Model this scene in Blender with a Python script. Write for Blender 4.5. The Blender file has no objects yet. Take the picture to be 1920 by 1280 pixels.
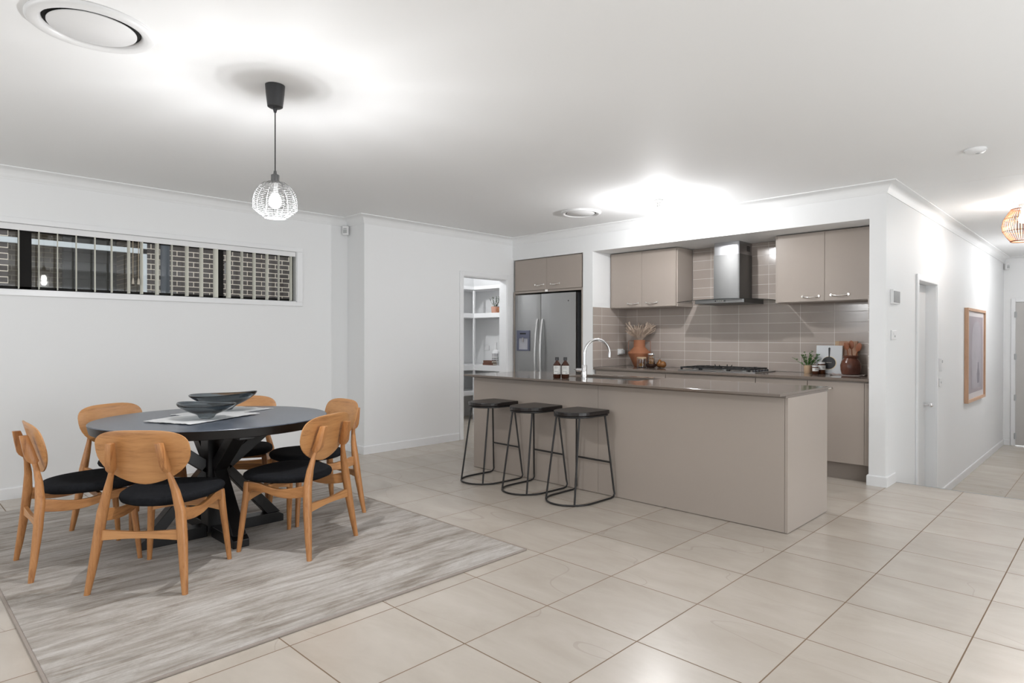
import bpy, bmesh, math, random
from math import pi, sin, cos, radians
from mathutils import Vector, Matrix
random.seed(7)
SC = bpy.context.scene
COL = SC.collection

# ------------------------------------------------------------------ camera
F_PX, YAW, PITCH, ROLL, CX, CY = 1177.145, 0.75588, 0.00438, 0.00135, 1005.38, 637.15
cam = bpy.data.cameras.new('camera'); camo = bpy.data.objects.new('camera', cam); COL.objects.link(camo)
cam.sensor_width = 36.0; cam.lens = F_PX / 1920 * 36
cam.shift_x = -(CX - 960) / 1920; cam.shift_y = (CY - 640) / 1920
Fv = Vector((-sin(YAW) * cos(PITCH), cos(YAW) * cos(PITCH), -sin(PITCH)))
Rv = Vector((cos(YAW), sin(YAW), 0)); Uv = Rv.cross(Fv)
R2 = Rv * cos(ROLL) + Uv * sin(ROLL); U2 = Uv * cos(ROLL) - Rv * sin(ROLL)
m = Matrix((R2, U2, -Fv)).transposed().to_4x4(); m.translation = (0, 0, 1.28)
camo.matrix_world = m; cam.clip_start = .05
SC.camera = camo

# ------------------------------------------------------------------ light and exposure
SC.view_settings.view_transform = 'Standard'; SC.view_settings.look = 'None'
SC.view_settings.exposure = 0.54; SC.view_settings.gamma = 1.0; SC.view_settings.use_curve_mapping = False
W = bpy.data.worlds.new('world'); SC.world = W; W.use_nodes = True
W.node_tree.nodes['Background'].inputs[0].default_value = (.93, .97, 1.0, 1)
W.node_tree.nodes['Background'].inputs[1].default_value = 1.0

def lamp(name, kind, loc, power, col=(1, 1, 1), size=.1, rot=None, sy=None):
    l = bpy.data.lights.new(name, kind); l.energy = power; l.color = col
    if kind == 'POINT': l.shadow_soft_size = size
    else:
        l.size = size
        if sy: l.shape = 'RECTANGLE'; l.size_y = sy
    o = bpy.data.objects.new(name, l); COL.objects.link(o); o.location = loc
    if rot: o.rotation_euler = rot
    return o
# added soft fill: area lamps at unseen openings behind the camera and to the right
lamp('fill_rear', 'AREA', (-2.2, -3.12, 1.15), 20, (.93, .965, 1), 4.2, (radians(-90), 0, 0), 2.2)
lamp('fill_right', 'AREA', (2.52, 2.9, 1.15), 56, (.93, .965, 1), 3.6, (radians(90), 0, radians(90)), 2.2)
# added point lamps without fittings, unseen behind and beside the camera, lifting the ceiling
lamp('living_fill_light', 'POINT', (1.3, 1.9, 1.75), 10, (.96, .98, 1), .30)
lamp('living_fill_light', 'POINT', (-.6, -1.0, 1.75), 16, (.96, .98, 1), .30)
lamp('living_fill_light', 'POINT', (-4.2, -1.7, 1.75), 28, (.96, .98, 1), .30)

# ------------------------------------------------------------------ materials
MATS = {}
def mat(name, col, rough=.5, metal=0, spec=.5, noise=0, nscale=8, bump=0, bscale=60, trans=0, ior=1.45, emit=None, es=0, coat=0, vary=None, alpha=1):
    if name in MATS: return MATS[name]
    M = bpy.data.materials.new(name); M.use_nodes = True; nt = M.node_tree; b = nt.nodes['Principled BSDF']
    b.inputs['Base Color'].default_value = (*col, 1); b.inputs['Roughness'].default_value = rough
    b.inputs['Metallic'].default_value = metal; b.inputs['Specular IOR Level'].default_value = spec
    b.inputs['Transmission Weight'].default_value = trans; b.inputs['IOR'].default_value = ior
    b.inputs['Coat Weight'].default_value = coat
    if emit: b.inputs['Emission Color'].default_value = (*emit, 1); b.inputs['Emission Strength'].default_value = es
    tc = nt.nodes.new('ShaderNodeTexCoord')
    if noise:
        n = nt.nodes.new('ShaderNodeTexNoise'); n.inputs['Scale'].default_value = nscale; n.inputs['Detail'].default_value = 4
        nt.links.new(tc.outputs['Object'], n.inputs['Vector'])
        mx = nt.nodes.new('ShaderNodeMix'); mx.data_type = 'RGBA'
        c2 = vary or tuple(max(0, c * (1 - noise)) for c in col)
        mx.inputs['A'].default_value = (*col, 1); mx.inputs['B'].default_value = (*c2, 1)
        nt.links.new(n.outputs['Fac'], mx.inputs['Factor']); nt.links.new(mx.outputs['Result'], b.inputs['Base Color'])
    if bump:
        n2 = nt.nodes.new('ShaderNodeTexNoise'); n2.inputs['Scale'].default_value = bscale; n2.inputs['Detail'].default_value = 3
        nt.links.new(tc.outputs['Object'], n2.inputs['Vector'])
        bp = nt.nodes.new('ShaderNodeBump'); bp.inputs['Strength'].default_value = bump; bp.inputs['Distance'].default_value = .004
        nt.links.new(n2.outputs['Fac'], bp.inputs['Height']); nt.links.new(bp.outputs['Normal'], b.inputs['Normal'])
    MATS[name] = M; return M

class NT:
    """small node-building helper"""
    def __init__(s, name, rough=.5, spec=.5):
        s.M = bpy.data.materials.new(name); s.M.use_nodes = True; s.t = s.M.node_tree; s.b = s.t.nodes['Principled BSDF']
        s.b.inputs['Roughness'].default_value = rough; s.b.inputs['Specular IOR Level'].default_value = spec
        tc = s.t.nodes.new('ShaderNodeTexCoord'); s.obj = tc.outputs['Object']; MATS[name] = s.M
    def n(s, kind, **kw):
        nd = s.t.nodes.new(kind)
        for k, v in kw.items(): setattr(nd, k, v)
        return nd
    def l(s, a, b): s.t.links.new(a, b)
    def math(s, op, a, b=None, c=None):
        nd = s.n('ShaderNodeMath', operation=op)
        for i, v in enumerate((a, b, c)):
            if v is None: continue
            if isinstance(v, (int, float)): nd.inputs[i].default_value = v
            else: s.l(v, nd.inputs[i])
        return nd.outputs[0]
    def mapping(s, loc=(0, 0, 0), scale=(1, 1, 1), rot=(0, 0, 0), src=None):
        m_ = s.n('ShaderNodeMapping'); m_.inputs['Location'].default_value = loc; m_.inputs['Scale'].default_value = scale; m_.inputs['Rotation'].default_value = rot
        s.l(src or s.obj, m_.inputs['Vector']); return m_.outputs[0]
    def noise(s, vec, scale=5, detail=4, rough=.5, dist=0):
        n_ = s.n('ShaderNodeTexNoise'); n_.inputs['Scale'].default_value = scale; n_.inputs['Detail'].default_value = detail
        n_.inputs['Roughness'].default_value = rough; n_.inputs['Distortion'].default_value = dist; s.l(vec, n_.inputs['Vector']); return n_.outputs['Fac']
    def ramp(s, fac, stops):
        r = s.n('ShaderNodeValToRGB'); e = r.color_ramp.elements
        while len(e) < len(stops): e.new(.5)
        for el, (p, c) in zip(e, stops): el.position = p; el.color = (*c, 1)
        s.l(fac, r.inputs[0]); return r.outputs[0]
    def mix(s, fac, a, b):
        x = s.n('ShaderNodeMix', data_type='RGBA')
        for k, v in (('Factor', fac), ('A', a), ('B', b)):
            if isinstance(v, (int, float)): x.inputs[k].default_value = v
            elif isinstance(v, tuple): x.inputs[k].default_value = (*v, 1)
            else: s.l(v, x.inputs[k])
        return x.outputs['Result']
    def bump(s, h, strength=.3, dist=.003):
        b_ = s.n('ShaderNodeBump'); b_.inputs['Strength'].default_value = strength; b_.inputs['Distance'].default_value = dist
        s.l(h, b_.inputs['Height']); s.l(b_.outputs[0], s.b.inputs['Normal'])

WALL = mat('wall_paint', (.805, .81, .81), .55, spec=.3, bump=.06, bscale=220)
CEIL = mat('ceiling_paint', (.885, .89, .89), .7, spec=.2)
TRIM = mat('gloss_white_trim', (.80, .805, .81), .28)
TAUPE = mat('taupe_laminate', (.39, .337, .295), .34, spec=.45, noise=.05, nscale=3)
KICK = mat('taupe_kick', (.30, .26, .23), .4, noise=.05)
STONE = mat('brown_engineered_stone', (.20, .165, .14), .09, spec=.55, noise=.18, nscale=180)
STEEL = mat('brushed_steel', (.42, .42, .415), .36, metal=1, noise=.06, nscale=3)
HOODS = mat('hood_steel', (.20, .20, .197), .46, metal=1, noise=.08, nscale=3)
STEELD = mat('brushed_steel_grey', (.40, .40, .41), .3, metal=1, noise=.06, nscale=3)
CHROME = mat('chrome', (.85, .85, .86), .06, metal=1, noise=.02)
NICKEL = mat('satin_nickel', (.80, .77, .73), .18, metal=1, noise=.04)
BLACKM = mat('black_metal', (.018, .017, .017), .42, metal=.0, noise=.3, nscale=30)
IRON = mat('cast_iron', (.02, .02, .021), .5, noise=.3, nscale=40)
RUBBER = mat('dark_plastic', (.03, .03, .033), .4, noise=.2)
WHITEP = mat('white_plastic', (.78, .78, .78), .35, noise=.03)
GREYP = mat('grey_plastic', (.45, .46, .46), .4, noise=.05)
DARKH = mat('dark_hole', (.01, .01, .01), .8, noise=.2)
BULB = mat('lit_bulb', (1, 1, 1), .4, emit=(1, .97, .93), es=22, noise=.02)
ALU = mat('dark_window_frame', (.007, .006, .005), .6, spec=.25, noise=.2)
TERRA = mat('terracotta', (.34, .135, .066), .75, noise=.12, nscale=6, bump=.1)
GLASS = mat('clear_glass', (.97, .98, .98), .02, trans=1, ior=1.45, noise=.02)
SMOKE = mat('smoked_glass', (.27, .315, .345), .015, trans=1, ior=1.5, noise=.15, nscale=12)
AMBER = mat('amber_glass', (.055, .016, .008), .06, coat=.3, noise=.3, nscale=10)
DARKG = mat('dark_bottle_glass', (.02, .012, .01), .05, coat=.4, noise=.3)
LABELW = mat('paper_label', (.70, .70, .68), .7, noise=.05)
INK = mat('label_ink', (.04, .04, .05), .7, noise=.1)
BLIND = mat('cream_blind_fabric', (.80, .79, .70), .8, noise=.05, nscale=60)
CORK = mat('pale_wood', (.60, .42, .27), .6, noise=.25, nscale=20)
GREEN = mat('plant_leaf', (.06, .16, .035), .55, noise=.45, nscale=30, vary=(.10, .24, .05))
SAGE = mat('sage_leaf', (.12, .17, .11), .6, noise=.4, nscale=30)
PAMP = mat('dried_grass', (.66, .54, .44), .9, noise=.4, nscale=25, vary=(.42, .32, .25))
COPPER = mat('dark_copper', (.30, .14, .09), .35, metal=.8, noise=.2)
LINEN = mat('linen_cloth', (.74, .73, .71), .9, noise=.22, nscale=14, vary=(.50, .51, .53), bump=.3, bscale=90)
FABRIC = mat('charcoal_wool', (.009, .0095, .011), 1.0, spec=.1, noise=.5, nscale=90, vary=(.019, .020, .023), bump=.6, bscale=380)
DOORG = mat('grey_door_paint', (.50, .485, .465), .45, noise=.03)
POTB = mat('dark_crock_glaze', (.20, .065, .03), .16, noise=.8, nscale=9, vary=(.045, .028, .032))
WOODDK = mat('dark_turned_wood', (.05, .022, .014), .35, noise=.5, nscale=20)
PEARW = mat('polished_pear_wood', (.30, .13, .035), .18, noise=.7, nscale=12, vary=(.10, .035, .012))
REDWOOD = mat('reddish_wood', (.36, .12, .05), .4, noise=.4, nscale=18)
RATTAN = mat('rattan_cane', (.34, .13, .05), .6, noise=.3, nscale=30)
WIREW = mat('white_wire', (.09, .09, .09), .4, noise=.05)
BROWNB = mat('brown_book_cover', (.20, .09, .06), .6, noise=.3)
JAM = mat('dark_jam', (.09, .03, .012), .2, noise=.4, nscale=30)
PAGES = mat('paper_pages', (.62, .58, .5), .8, noise=.1)
DRIED = mat('dried_orange', (.45, .16, .03), .6, noise=.6, nscale=40, vary=(.60, .36, .14))
PINKP = mat('pale_terracotta', (.55, .30, .22), .8, noise=.1)

def wood(name, c1, c2, c3, axis='X', sc=1.0, rough=.38):
    n = NT(name, rough)
    s_ = {'X': (1.2, 14, 14), 'Y': (14, 1.2, 14), 'Z': (14, 14, 1.2)}[axis]
    v = n.mapping(scale=tuple(a * sc for a in s_))
    f = n.noise(v, 2.2, 5, .6, .8)
    v2 = n.mapping(scale=tuple(a * sc * 7 for a in s_))
    f2 = n.noise(v2, 2.0, 3, .6)
    g = n.math('ADD', n.math('MULTIPLY', f, .7), n.math('MULTIPLY', f2, .3))
    n.l(n.ramp(g, [(.30, c3), (.47, c2), (.68, c1)]), n.b.inputs['Base Color'])
    n.bump(f2, .12, .002)
    return n.M
OAKZ = wood('oak_upright', (.54, .26, .10), (.43, .19, .065), (.23, .085, .028), 'Z', 1.3)
OAKX = wood('oak_backrest', (.60, .305, .12), (.52, .25, .093), (.32, .135, .045), 'X', .9)
OAKY = wood('oak_rail', (.56, .275, .105), (.45, .205, .072), (.24, .095, .032), 'Y', 1.3)
BOARD = wood('acacia_board', (.42, .24, .14), (.33, .17, .095), (.20, .09, .05), 'Z', 1.2)
BLACKW = wood('black_stained_wood', (.008, .0075, .008), (.006, .0055, .006), (.003, .003, .003), 'X', .8, .36)
TABLETOP = wood('blue_black_table_top', (.085, .10, .13), (.066, .078, .102), (.038, .043, .056), 'X', .5, .27)
STOOLW = wood('dark_stool_wood', (.020, .015, .013), (.013, .010, .0095), (.007, .006, .006), 'X', .9, .3)
PICW = wood('picture_frame_oak', (.62, .40, .27), (.55, .34, .22), (.44, .26, .16), 'Z', 1.0, .5)

def floor_mat(name, ox, oy, T=.51098):
    n = NT(name, .3, .6)
    sp = n.n('ShaderNodeSeparateXYZ'); n.l(n.obj, sp.inputs[0])
    x = n.math('DIVIDE', n.math('SUBTRACT', sp.outputs[0], ox), T); y = n.math('DIVIDE', n.math('SUBTRACT', sp.outputs[1], oy), T)
    def edge(a):
        f = n.math('FRACT', n.math('ADD', a, 100)); return n.math('MINIMUM', f, n.math('SUBTRACT', 1, f))
    e = n.math('MINIMUM', edge(x), edge(y))
    g = n.math('LESS_THAN', e, .0054)
    ix = n.math('FLOOR', x); iy = n.math('FLOOR', y)
    cb = n.n('ShaderNodeCombineXYZ'); n.l(ix, cb.inputs[0]); n.l(iy, cb.inputs[1])
    wn = n.n('ShaderNodeTexWhiteNoise', noise_dimensions='3D'); n.l(cb.outputs[0], wn.inputs['Vector'])
    off = n.n('ShaderNodeVectorMath', operation='ADD'); n.l(n.obj, off.inputs[0])
    sc_ = n.n('ShaderNodeVectorMath', operation='SCALE'); n.l(wn.outputs['Color'], sc_.inputs[0]); sc_.inputs['Scale'].default_value = 9
    n.l(sc_.outputs[0], off.inputs[1])
    cloud = n.noise(n.mapping(scale=(1.2, 3.2, 1), src=off.outputs[0]), 1.6, 6, .6, .5)
    col = n.ramp(cloud, [(.3, (.475, .42, .36)), (.7, (.55, .495, .435))])
    # fine wandering veins
    vn = n.noise(n.mapping(scale=(.55, 1.6, 1), rot=(0, 0, .5), src=off.outputs[0]), 1.0, 2, .4, .15)
    v = n.math('LESS_THAN', n.math('ABSOLUTE', n.math('SUBTRACT', vn, .47)), .0014)
    col = n.mix(n.math('MULTIPLY', v, .28), col, (.34, .28, .24))
    br = n.math('ADD', .965, n.math('MULTIPLY', wn.outputs['Value'], .07))
    hs = n.n('ShaderNodeHueSaturation'); n.l(br, hs.inputs['Value']); n.l(col, hs.inputs['Color'])
    n.l(n.mix(g, hs.outputs[0], (.19, .125, .075)), n.b.inputs['Base Color'])
    n.l(n.math('ADD', .27, n.math('MULTIPLY', g, .5)), n.b.inputs['Roughness'])
    n.bump(n.math('SUBTRACT', 1, g), .5, .002)
    return n.M
FLOOR = floor_mat('floor_tiles', -1.5006, 2.2118)
HALLF = floor_mat('hall_floor_tiles', -0.9896, 9.13)

def tile_mat(name, horiz, oh, W_=.338, H_=.105, oz=.91):
    n = NT(name, .16, .5)
    sp = n.n('ShaderNodeSeparateXYZ'); n.l(n.obj, sp.inputs[0])
    h = n.math('DIVIDE', n.math('SUBTRACT', sp.outputs[horiz], oh), W_); z = n.math('DIVIDE', n.math('SUBTRACT', sp.outputs[2], oz), H_)
    def e(a, t):
        f = n.math('FRACT', n.math('ADD', a, 100)); return n.math('LESS_THAN', n.math('MINIMUM', f, n.math('SUBTRACT', 1, f)), t)
    g = n.math('MAXIMUM', e(h, .0016 / W_ * 1.1), e(z, .0017 / H_ * 1.1))
    cb = n.n('ShaderNodeCombineXYZ'); n.l(n.math('FLOOR', h), cb.inputs[0]); n.l(n.math('FLOOR', z), cb.inputs[1])
    wn = n.n('ShaderNodeTexWhiteNoise', noise_dimensions='3D'); n.l(cb.outputs[0], wn.inputs['Vector'])
    nz = n.noise(n.obj, 5, 4)
    col = n.ramp(n.math('ADD', n.math('MULTIPLY', nz, .6), n.math('MULTIPLY', wn.outputs['Value'], .4)), [(.2, (.36, .308, .272)), (.8, (.425, .367, .327))])
    n.l(n.mix(g, col, (.68, .65, .62)), n.b.inputs['Base Color'])
    n.l(n.math('ADD', .15, n.math('MULTIPLY', g, .6)), n.b.inputs['Roughness'])
    bmp = n.math('ADD', n.math('SUBTRACT', 1, g), n.math('MULTIPLY', n.noise(n.obj, 3, 2), .4))
    n.bump(bmp, .25, .002)
    return n.M
TILEB = tile_mat('splashback_tiles', 0, -3.158)
TILES = tile_mat('splashback_tiles_side', 1, 6.124)

def rug_mat():
    n = NT('rug_pile', .95, .1)
    f = n.noise(n.mapping(scale=(11, 1.0, 1)), 1.7, 10, .70, .9)
    f2 = n.noise(n.mapping(scale=(75, 7, 1)), 1.6, 5, .75)
    f3 = n.noise(n.mapping(scale=(4.2, 1.8, 1), loc=(3, 1, 0)), 1.6, 9, .72, .6)
    f4 = n.noise(n.mapping(scale=(60, 45, 1)), 1.5, 4, .7)
    a = n.ramp(f, [(.37, (.25, .205, .165)), (.45, (.38, .335, .29)), (.56, (.59, .555, .52)), (.70, (.71, .685, .66))])
    b = n.ramp(f3, [(.38, (.28, .25, .215)), (.47, (.47, .43, .39)), (.6, (.64, .61, .58))])
    c = n.mix(.45, a, b)
    g = n.math('ADD', n.math('MULTIPLY', n.math('SUBTRACT', f2, .40), .9), n.math('MULTIPLY', n.math('SUBTRACT', f4, .45), .8))
    g = n.math('MAXIMUM', g, 0)
    d = n.mix(n.math('MULTIPLY', g, .7), c, (.27, .23, .19))
    n.l(d, n.b.inputs['Base Color'])
    n.bump(n.noise(n.obj, 420, 2), .8, .006)
    return n.M
RUG = rug_mat()
RUGE = mat('rug_binding', (.36, .31, .275), .9, noise=.15, nscale=60, bump=.4, bscale=200)

def brick_mat(name, c1, c2, mort, W_, H_, rough=.85):
    n = NT(name, rough, .3)
    sp = n.n('ShaderNodeSeparateXYZ'); n.l(n.obj, sp.inputs[0]); cb = n.n('ShaderNodeCombineXYZ'); n.l(sp.outputs[1], cb.inputs[0]); n.l(sp.outputs[2], cb.inputs[1])
    b = n.n('ShaderNodeTexBrick'); b.offset = .5; b.inputs['Scale'].default_value = 1
    b.inputs['Brick Width'].default_value = W_; b.inputs['Row Height'].default_value = H_; b.inputs['Mortar Size'].default_value = .0055; b.inputs['Mortar Smooth'].default_value = .1
    b.inputs['Color1'].default_value = (*c1, 1); b.inputs['Color2'].default_value = (*c2, 1); b.inputs['Mortar'].default_value = (*mort, 1)
    n.l(cb.outputs[0], b.inputs['Vector']); n.l(b.outputs['Color'], n.b.inputs['Base Color'])
    n.bump(b.outputs['Fac'], -.3, .004)
    return n.M
BRICK = brick_mat('grey_brown_brick', (.072, .060, .056), (.105, .088, .083), (.85, .76, .64), .21, .0685)
BRICKD = brick_mat('brown_brick', (.085, .070, .050), (.115, .095, .068), (.22, .19, .14), .21, .0685)

# ------------------------------------------------------------------ mesh building
class MB:
    def __init__(s): s.bm = bmesh.new()
    def box(s, x0, x1, y0, y1, z0, z1, rot=None, piv=None):
        v = [s.bm.verts.new((x, y, z)) for x in (x0, x1) for y in (y0, y1) for z in (z0, z1)]
        for f in ((0, 1, 3, 2), (4, 6, 7, 5), (0, 4, 5, 1), (2, 3, 7, 6), (0, 2, 6, 4), (1, 5, 7, 3)): s.bm.faces.new([v[i] for i in f])
        if rot is not None:
            bmesh.ops.rotate(s.bm, verts=v, cent=piv or (0, 0, 0), matrix=rot)
        return s
    def bar(s, a, b, w, h, up=(0, 0, 1), w2=None, h2=None):
        """square bar from a to b, w across, h along 'up'"""
        a = Vector(a); b = Vector(b); d = (b - a).normalized(); u = Vector(up); u = (u - d * u.dot(d)).normalized(); r = d.cross(u)
        w2 = w if w2 is None else w2; h2 = h if h2 is None else h2
        v = [s.bm.verts.new(p + r * (i * ww / 2) + u * (j * hh / 2)) for p, ww, hh in ((a, w, h), (b, w2, h2)) for i, j in ((-1, -1), (1, -1), (1, 1), (-1, 1))]
        for f in ((3, 2, 1, 0), (4, 5, 6, 7), (0, 1, 5, 4), (1, 2, 6, 5), (2, 3, 7, 6), (3, 0, 4, 7)): s.bm.faces.new([v[i] for i in f])
        return s
    def tube(s, pts, r, n=8, closed=False, caps=True, flat=1):
        pts = [Vector(p) for p in pts]; N = len(pts); rs = r if isinstance(r, (list, tuple)) else [r] * N
        rings = []; prev = None
        for i, p in enumerate(pts):
            if closed: d = pts[(i + 1) % N] - pts[i - 1]
            else: d = pts[min(i + 1, N - 1)] - pts[max(i - 1, 0)]
            d = d.normalized()
            if prev is None: u = d.orthogonal().normalized() if abs(d.z) > .9 else Vector((0, 0, 1)); u = (u - d * u.dot(d)).normalized()
            else: u = (prev - d * prev.dot(d)).normalized()
            prev = u; w = d.cross(u)
            rings.append([s.bm.verts.new(p + (u * cos(2 * pi * k / n) + w * sin(2 * pi * k / n) * flat) * rs[i]) for k in range(n)])
        for i in range(N if closed else N - 1):
            a, b = rings[i], rings[(i + 1) % N]
            for k in range(n): s.bm.faces.new((a[k], a[(k + 1) % n], b[(k + 1) % n], b[k]))
        if caps and not closed: s.bm.faces.new(rings[0][::-1]); s.bm.faces.new(rings[-1])
        return s
    def lathe(s, prof, c=(0, 0, 0), n=32, sx=1, sy=1, capb=True, capt=True):
        rings = []
        for r, z in prof:
            if r < 1e-6: rings.append([s.bm.verts.new((c[0], c[1], c[2] + z))])
            else: rings.append([s.bm.verts.new((c[0] + r * cos(2 * pi * k / n) * sx, c[1] + r * sin(2 * pi * k / n) * sy, c[2] + z)) for k in range(n)])
        for a, b in zip(rings, rings[1:]):
            if len(a) == 1 and len(b) == 1: continue
            for k in range(n):
                k2 = (k + 1) % n
                if len(a) == 1: s.bm.faces.new((a[0], b[k2], b[k]))
                elif len(b) == 1: s.bm.faces.new((a[k], a[k2], b[0]))
                else: s.bm.faces.new((a[k], a[k2], b[k2], b[k]))
        if capb and len(rings[0]) > 1: s.bm.faces.new(rings[0][::-1])
        if capt and len(rings[-1]) > 1: s.bm.faces.new(rings[-1])
        return s
    def prism(s, poly, a0, a1, axis='Z'):
        def P(u, v, w): return {'Z': (u, v, w), 'Y': (u, w, v), 'X': (w, u, v)}[axis]
        A = [s.bm.verts.new(P(u, v, a0)) for u, v in poly]; B = [s.bm.verts.new(P(u, v, a1)) for u, v in poly]
        s.bm.faces.new(A[::-1]); s.bm.faces.new(B)
        for i in range(len(A)): j = (i + 1) % len(A); s.bm.faces.new((A[i], A[j], B[j], B[i]))
        return s
    def sphere(s, c, r, sx=1, sy=1, sz=1, n=16):
        prof = [(r * sin(pi * i / (n // 2)), -r * cos(pi * i / (n // 2)) * sz) for i in range(n // 2 + 1)]
        prof[0] = (0, -r * sz); prof[-1] = (0, r * sz)
        return s.lathe(prof, c, n, sx, sy)
    def sweep(s, path, prof):
        """profile (offset to the right of the walk, z) swept along an xy path with mitred corners"""
        path = [Vector(p) for p in path]; N = len(path); rings = []
        for i, p in enumerate(path):
            d0 = (path[i] - path[i - 1]).normalized() if i > 0 else None
            d1 = (path[i + 1] - path[i]).normalized() if i < N - 1 else None
            ns = [Vector((d.y, -d.x)) for d in (d0, d1) if d is not None]
            m_ = ns[0] if len(ns) == 1 else (ns[0] + ns[1]).normalized()
            k = 1 / max(.2, m_.dot(ns[0]))
            rings.append([s.bm.verts.new((p.x + m_.x * o * k, p.y + m_.y * o * k, z)) for o, z in prof])
        M_ = len(prof)
        for a, b in zip(rings, rings[1:]):
            for k in range(M_): s.bm.faces.new((a[k], b[k], b[(k + 1) % M_], a[(k + 1) % M_]))
        s.bm.faces.new(rings[0]); s.bm.faces.new(rings[-1][::-1])
        return s

def tag(o, label=None, cat=None, group=None, kind=None):
    if label: o['label'] = label
    if cat: o['category'] = cat
    if group: o['group'] = group
    if kind: o['kind'] = kind
    return o
def part(name, mb, m_, parent=None, bevel=0, smooth=None, seg=2, label=None, subd=0, loc=None):
    bmesh.ops.recalc_face_normals(mb.bm, faces=mb.bm.faces)
    me = bpy.data.meshes.new(name); mb.bm.to_mesh(me); mb.bm.free()
    o = bpy.data.objects.new(name, me); COL.objects.link(o); me.materials.append(m_)
    if parent: o.parent = parent
    if loc: o.location = loc
    if smooth is not None:
        for p in me.polygons: p.use_smooth = True
        if smooth < 180:
            try: me.set_sharp_from_angle(angle=radians(smooth))
            except Exception: pass
    if bevel:
        b = o.modifiers.new('bevel', 'BEVEL'); b.width = bevel; b.segments = seg; b.limit_method = 'ANGLE'; b.angle_limit = radians(40)
    if subd:
        d = o.modifiers.new('sub', 'SUBSURF'); d.levels = subd; d.render_levels = subd
    if label: o['label'] = label
    return o
def empty(name, loc, rz=0, label=None, cat=None, group=None, kind=None):
    e = bpy.data.objects.new(name, None); COL.objects.link(e); e.location = loc; e.rotation_euler = (0, 0, rz); e.empty_display_size = .05
    tag(e, label, cat, group, kind); return e
def copy_tree(o, parent=None):
    c = o.copy(); COL.objects.link(c)
    if parent: c.parent = parent
    for ch in list(o.children): copy_tree(ch, c)
    return c
def mesh_material(o, m_, test):
    o.data.materials.append(m_)
    for p in o.data.polygons:
        if test(p): p.material_index = 1

# ================================================================== THE ROOM
XA, XB, YK, XH, ZC = -6.405, -6.052, 5.952, -1.505, 2.606
XR, YR = 2.6, -3.2
WZ0, WZ1, WY0, WY1 = 1.649, 2.177, -.72, 3.096
def S(name, mb, m_=WALL, label=None, cat='wall', **kw):
    return tag(part(name, mb, m_, **kw), label, cat, kind='structure')
S('floor', MB().box(-7.95, XR + .1, YR - .1, 6.235, -.10, 0).box(-7.95, XH - .05, 6.235, 6.95, -.10, 0), FLOOR, 'pale beige square tiled floor of the open plan room', 'floor')
f2 = MB().box(XH - .1, .8, 6.235, 13.05, -.60, -.49)
S('floor_hall', f2, HALLF, 'pale tiled floor of the sunken hallway', 'floor')
st = MB().box(XH, .6, 6.2, 6.234, -.49, -.10).box(XH, .6, 6.236, 6.50, -.49, -.163).box(XH, .6, 6.5, 6.76, -.49, -.326)
S('floor_steps', st, HALLF, 'steps going down from the room into the hallway', 'steps')
S('trim_1', MB().box(XH + .012, .6, 6.2355, 6.2405, -.05, .0015), mat('grey_edge_trim', (.36, .39, .42), .4, metal=.5, noise=.05), 'thin grey metal nosing along the floor edge above the hallway', 'trim')
c = MB().box(-6.6, XR + .1, YR - .1, 6.4, ZC, ZC + .12).box(-7.95, -6.0, 4.0, 6.95, ZC, ZC + .12).box(XH - .2, .8, 6.404, 13.05, ZC, ZC + .12).box(XH - .2, .8, 6.3995, 6.4045, ZC + .004, ZC + .12)
S('ceiling', c, CEIL, 'flat white painted plaster ceiling', 'ceiling')
# left wall with the long high window
w = MB().box(-6.52, XA, YR, 3.81, 0, WZ0).box(-6.52, XA, YR, 3.81, WZ1, ZC).box(-6.52, XA, YR, WY0, WZ0, WZ1).box(-6.52, XA, WY1, 3.81, WZ0, WZ1)
S('wall_left', w, WALL, 'white wall behind the dining table with the long high window')
w = MB().box(XA - .02, XB, 3.69, 3.80, 0, ZC).box(-6.17, XB, 3.80, 5.075, 0, ZC).box(-6.17, XB, 5.075, 5.852, 2.058, ZC).box(-6.17, XB, 5.852, 6.05, 0, ZC)
S('wall_pantry', w, WALL, 'white wall with the open pantry doorway')
# kitchen wall: bulkhead, piers
w = MB().box(XB - .05, XH, YK, YK + .12, 2.312, ZC).box(XB - .05, XH - .13, YK + .12, 6.76, 2.312, 2.42)
w.box(-4.831, -4.681, YK, 6.76, 0, 2.312).box(-1.637, XH, YK, 7.07, -.49, 2.312).box(XH - .12, XH, YK + .12, 7.07, 2.312, ZC)
w.box(-6.17, -1.6, 6.652, 6.77, 0, 2.312)
w.box(-6.1, -6.036, 6.05, 6.7, 0, 2.312)
S('wall_kitchen', w, WALL, 'white kitchen wall with the fridge recess and cooking niche')
w = MB().box(XH - .12, XH, 7.07, 7.87, 1.87, ZC).box(XH - .12, XH, 7.87, 12.9, -.49, ZC)
S('wall_hall', w, WALL, 'long white hallway wall with a door and a framed picture')
w = MB().box(XH - .12, -1.35, 12.9, 13.0, -.49, ZC).box(-1.35, -.42, 12.9, 13.0, 1.86, ZC).box(-.42, .8, 12.9, 13.0, -.49, ZC)
S('wall_hall_end', w, WALL, 'white wall at the far end of the hallway')
S('wall_hall_right', MB().box(.6, .72, 6.235, 13.0, -.49, ZC).box(.6, XR + .1, 6.235, 6.355, -.1, ZC), WALL, 'white wall on the right side of the hallway, outside the view')
S('wall_right', MB().box(XR, XR + .12, YR, 1.0, 0, ZC).box(XR, XR + .12, 4.8, 6.3, 0, ZC).box(XR, XR + .12, 1.0, 4.8, 2.3, ZC), WALL, 'white wall with an opening added for fill light on the right, outside the view')
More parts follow.
